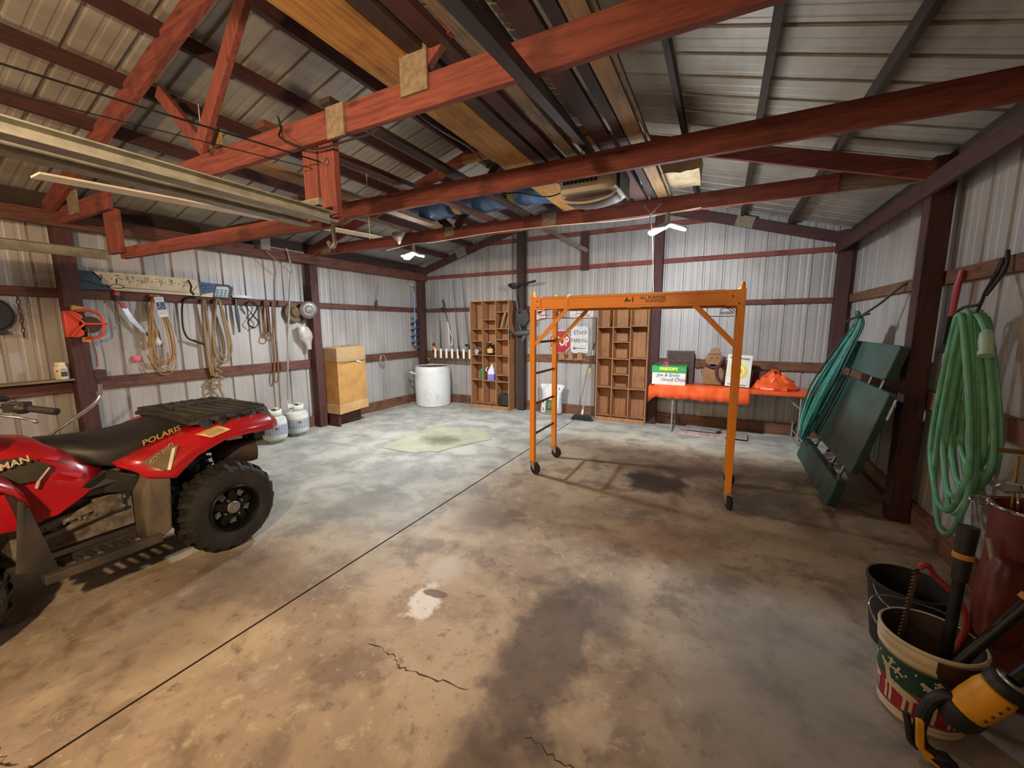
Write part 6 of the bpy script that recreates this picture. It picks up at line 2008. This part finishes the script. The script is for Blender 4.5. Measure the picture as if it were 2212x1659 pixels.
for i, (nm, p0, p1, lb) in enumerate(clubs):
    t = thing(nm, lb, 'golf club', p0)
    p0, p1 = V(p0), V(p1)
    obj('shaft', B().cyl(p0, p1, .005, .0055, 8), STEEL if i else BRASS, t)
    if i == 0:
        obj('head', B().loft([[p1 + V((a * w - .055 + .03 * s, c * w * .7, .022 + h * .02)) for a, c, h in ((-1, 0, 0), (-.5, .8, .3), (.5, .8, .3), (1, 0, 0), (.5, -.8, -.5), (-.5, -.8, -.5))] for s, w in ((0, .012), (.6, .02), (1.2, .024), (2.2, .022), (2.9, .012))]), BRASS, t)
    elif i == 2:
        obj('head', B().ball(p1 + V((.03, -.02, .0)), .055, .045, .038, 14, 10), BLACK, t)
    else:
        obj('head', B().prism([p1 + V((.02, 0, .0)), p1 + V((.0, -.01, .035)), p1 + V((-.06, -.02, .045)), p1 + V((-.085, -.02, .02)), p1 + V((-.05, -.01, -.005))], (.012, .022, .0)), CHROME, t, bevel=.006)
# ------------------------------------------------------------------ buckets and what stands in them
BB = thing('black_bucket', 'empty black bucket behind the Christmas bucket', 'bucket', (.955, 2.63, 0))
obj('shell', B().lathe([(.001, .004), (.125, .004), (.128, .01), (.165, .335), (.172, .337), (.172, .355), (.163, .357), (.160, .335), (.124, .016), (.001, .014)], (.945, 2.65, 0), n=36, capped=False), BLACK, BB)
obj('bail', B().tube(curve([(.79, 2.63, .34), (.80, 2.52, .30), (.86, 2.46, .28), (.955, 2.44, .275), (1.05, 2.46, .28), (1.11, 2.52, .30), (1.12, 2.63, .34)]), .004, 6), STEEL, BB)
BK = V((.868, 2.185, 0))
XB = thing('christmas_bucket', 'white bucket printed with green and red reindeer at lower right', 'bucket', BK)


def rad(z):
    return .135 + .028 * z / .38


BWH = mat('cream_bucket', 'cfc2a4', .45, 0, 'b8aa8a', 8)
pr_in = [(rad(.38) - .0065, .378), (.1305, .022)]
pr_ = [(.001, .004), (.128, .004), (rad(0) - .002, .012), (rad(.02) + .003, .02), (rad(.02), .03), (rad(.045) + .003, .045), (rad(.05), .05), (rad(.29), .29), (rad(.30) + .006, .30), (rad(.31) + .006, .31), (rad(.315), .315),
       (rad(.335) + .007, .335), (rad(.345) + .007, .345), (rad(.36), .36), (rad(.375) + .006, .375), (rad(.38), .382), (rad(.38) - .006, .38), (.130, .02), (.001, .012)]
obj('shell', B().lathe(pr_, BK, n=48, capped=False), BWH, XB)
obj('stained_inside', B().lathe(pr_in, BK, n=48, capped=False), mat('stained_inside', '4b3d31', .7, 0, '2a221c', 7), XB)
obj('dirt_fill', B().lathe([(.142, .16), (.001, .185)], BK, n=24, capped=False), mat('dark_dirt', '2e261f', .9, 0, '1f1914', 20, bump=.5), XB)
obj('bail', B().tube(curve([BK + V((-.165, .04, .34)), BK + V((-.18, .1, .40)), BK + V((-.12, .17, .41)), BK + V((.0, .19, .40)), BK + V((.12, .15, .39)), BK + V((.166, .03, .34))]), .004, 6), STEEL, XB)


def bp(a, z, lift=.0015):
    """Point on the bucket side; angle a in radians, 0 towards the camera."""
    r = rad(z) + lift
    th = -math.pi / 2 - .35 + a
    return BK + V((math.cos(th) * r, math.sin(th) * r, z))


def patch(b, a0, a1, z0, z1, n=10, lift=.0015):
    b.grid([[bp(a0 + (a1 - a0) * k / n, z, lift) for k in range(n + 1)] for z in (z0, z0 + (z1 - z0) * .5, z1)])


b = B().m(mat('bucket_green', '1f4a36', .45, 0, '183c2b', 9))
patch(b, -1.6, 1.9, .165, .285, 44)
b.m(mat('bucket_red', '9c2030', .45, 0, '84182a', 9))
patch(b, -1.6, 1.9, .06, .163, 44)
b.m(BWH)


def stroke(pts, a0, z0, s, w, lift=.003):
    """Flat painted stroke that follows the bucket side."""
    for (x0, y0), (x1, y1) in zip(pts, pts[1:]):
        L = math.hypot(x1 - x0, y1 - y0)
        nx, ny = -(y1 - y0) / L * w / 2, (x1 - x0) / L * w / 2
        n_ = 4
        rows_ = []
        for k in range(n_ + 1):
            x, y = x0 + (x1 - x0) * k / n_, y0 + (y1 - y0) * k / n_
            rows_.append([bp(a0 + (x + nx * e) * s / .15, z0 + (y + ny * e) * s, lift) for e in (1, .5, 0, -.5, -1)])
        b.grid(rows_)


for a0 in (-1.45, -.48, .49, 1.46):
    s, z0 = .066, .11
    stroke([(-.78, .78), (-.3, .74), (.3, .55), (.75, .42)], a0, z0, s, .52)
    stroke([(.66, .4), (.92, .55)], a0, z0, s, .2)
    stroke([(-.62, .8), (-.74, 1.3), (-.82, 1.75)], a0, z0, s, .36)
    stroke([(-.70, 1.68), (-1.0, 1.78), (-1.25, 1.95)], a0, z0, s, .24)
    for x in (-.80, -.50, .30, .64):
        stroke([(x, .6), (x + .03, .05), (x - .02, -.62)], a0, z0, s, .17)
    stroke([(-.74, 1.75), (-.52, 2.1), (-.52, 2.45)], a0, z0, s, .13)
    stroke([(-.74, 1.75), (-.2, 1.85), (.15, 1.65)], a0, z0, s, .13)
    stroke([(-.75, 2.3), (-.3, 2.25)], a0, z0, s, .12)
    stroke([(-.28, 1.55), (-.15, 1.9), (-.05, 2.15)], a0, z0, s, .12)
for i in range(18):
    a = -1.5 + i * .19
    z = .20 + .075 * ((i * 7) % 5) / 5
    b.ball(bp(a, z, .001), .0045, .0045, .006, 8, 6)
b.m(mat('bucket_line', '4a2a22', .6))
for z in (.056, .289, .325):
    b.tube([bp(-1.9 + 4.2 * k / 40, z, .0005) for k in range(41)], .0018, 5)
b.m(mat('brown_drip', '3f2518', .6, 0, '2c1a12', 9))
random.seed(70)
rows = []
for k in range(15):
    a = .15 + .95 * k / 14
    d = .30 - .055 * math.sin(math.pi * k / 14) + random.uniform(-.01, .01)
    rows.append([bp(a, .365, .008), bp(a, .345, .0085), bp(a, (.345 + d) / 2, .0085), bp(a, d, .004)])
b.grid(rows)
obj('picture', b, None, XB)

BSW = thing('bow_saw', 'red framed bow saw standing in the Christmas bucket', 'saw', BK + V((0, 0, .18)))
obj('frame', B().tube(curve([(.815, 2.225, .645), (.845, 2.24, .655), (.885, 2.265, .60), (.965, 2.27, .52), (1.0, 2.265, .43), (.985, 2.255, .33), (.95, 2.25, .25), (.92, 2.24, .195)]), .0115, 10), mat('red_saw_frame', 'a83c34', .45), BSW)
sb_ = B()
p0, p1 = V((.818, 2.22, .64)), V((.782, 2.20, .20))
dz = (p0 - p1).normalized()
side = V((-1, -.2, 0)).normalized()
side = (side - dz * side.dot(dz)).normalized()
th_ = V((-.1, 1, 0)) * .003
sb_.prism([p0, p0 + side * .014, p1 + side * .014, p1], th_)
n = 26
for i in range(n):
    c = p1 + (p0 - p1) * ((i + .5) / n) + side * .014
    sb_.prism([c - dz * .007, c + side * .009, c + dz * .007], th_)
obj('blade', sb_, mat('rusty_blade', '7a5e48', .5, .6, '5a4130', 20), BSW, smooth=False)


def lopper(p0, p1, strap, label):
    t = thing('pole_tool', label, 'tool', p0)
    p0, p1 = V(p0), V(p1)
    d = p1 - p0
    obj('shaft', B().cyl(p0, p0 + d * .66, .018, .02, 14), BLACKM, t)
    obj('head_sleeve', B().cyl(p0 + d * .66, p1, .026, .034, 14), BLACK, t)
    c = p0 + d * strap
    obj('strap', B().cyl(c, c + d.normalized() * .022, .0335, None, 16), mat('orange_strap', 'c8843a', .6), t)


lopper((.915, 2.17, .19), (.945, 2.23, .86), .80, 'upright black pole with an orange strap in the Christmas bucket')
lopper((.855, 2.10, .19), (1.225, 2.16, .86), .66, 'slanting black pole with an orange strap in the Christmas bucket')

# yellow cordless tool hung on the bucket front
YT = thing('power_tool', 'yellow and black cordless power tool leaning against the Christmas bucket', 'power tool', (.88, 1.97, 0))
YEL2 = mat('tool_yellow', 'e0a01c', .45, 0, 'c88a14', 8)
c0, c1 = V((.895, 1.945, .25)), V((.978, 1.935, .40))
ax = (c1 - c0).normalized()
obj('motor_housing', B().lathe([(.045, 0), (.056, .008), (.060, .05), (.060, .12), (.055, .145), (.048, .15)], c0, ax, 20), YEL2, YT)
hol = B()
for i in range(4):
    f = .03 + i * .03
    pnt = c0 + ax * f + V((.012, -.0595, .0))
    hol.ball(pnt, .006, .004, .006, 8, 6)
obj('vent_hole', hol, mat('vent_brown', '5e3416', .7), YT)
obj('rear_collar', B().lathe([(.05, .15), (.058, .155), (.058, .185), (.05, .195)], c0, ax, 20), BLACK, YT)
obj('steel_ring', B().lathe([(.042, .195), (.046, .197), (.046, .205), (.04, .207)], c0, ax, 20), STEEL, YT)
obj('shaft', B().cyl(c0 + ax * .207, c0 + ax * .207 + V((.20, .1, .22)), .022, .02, 14), BLACKM, YT)
obj('front_collar', B().lathe([(.03, -.075), (.05, -.06), (.062, -.02), (.062, .004), (.05, .01)], c0, ax, 20), BLACK, YT)
obj('handle', B().tube(curve([c0 + V((-.03, .0, .01)), (.85, 1.955, .28), (.812, 1.955, .25), (.792, 1.955, .18), (.785, 1.95, .10), (.80, 1.945, .05), (.83, 1.94, .03)]), .021, 10), BLACK, YT)
obj('trigger_guard', B().tube(curve([(.745, 1.965, .15), (.755, 1.955, .10), (.765, 1.95, .05), (.79, 1.945, .03)]), .012, 8), BLACK, YT)
obj('grip_panel', B().prism([(.762, 1.94, .165), (.785, 1.94, .165), (.795, 1.935, .055), (.83, 1.93, .035), (.87, 1.925, .0), (.845, 1.922, .001), (.80, 1.93, .02), (.772, 1.935, .055)], (.0, -.02, .0)), YEL2, YT, smooth=False, bevel=.004)
obj('battery', B().prism([(.80, 1.955, .032), (.865, 1.955, .052), (.905, 1.95, .014), (.845, 1.95, .002)], (0, -.045, 0)), BLACK, YT, smooth=False, bevel=.006)
obj('battery_latch', B().prism([(.82, 1.909, .03), (.858, 1.909, .041), (.885, 1.905, .018), (.845, 1.905, .010)], (0, -.004, 0)), BLACK, YT, smooth=False)
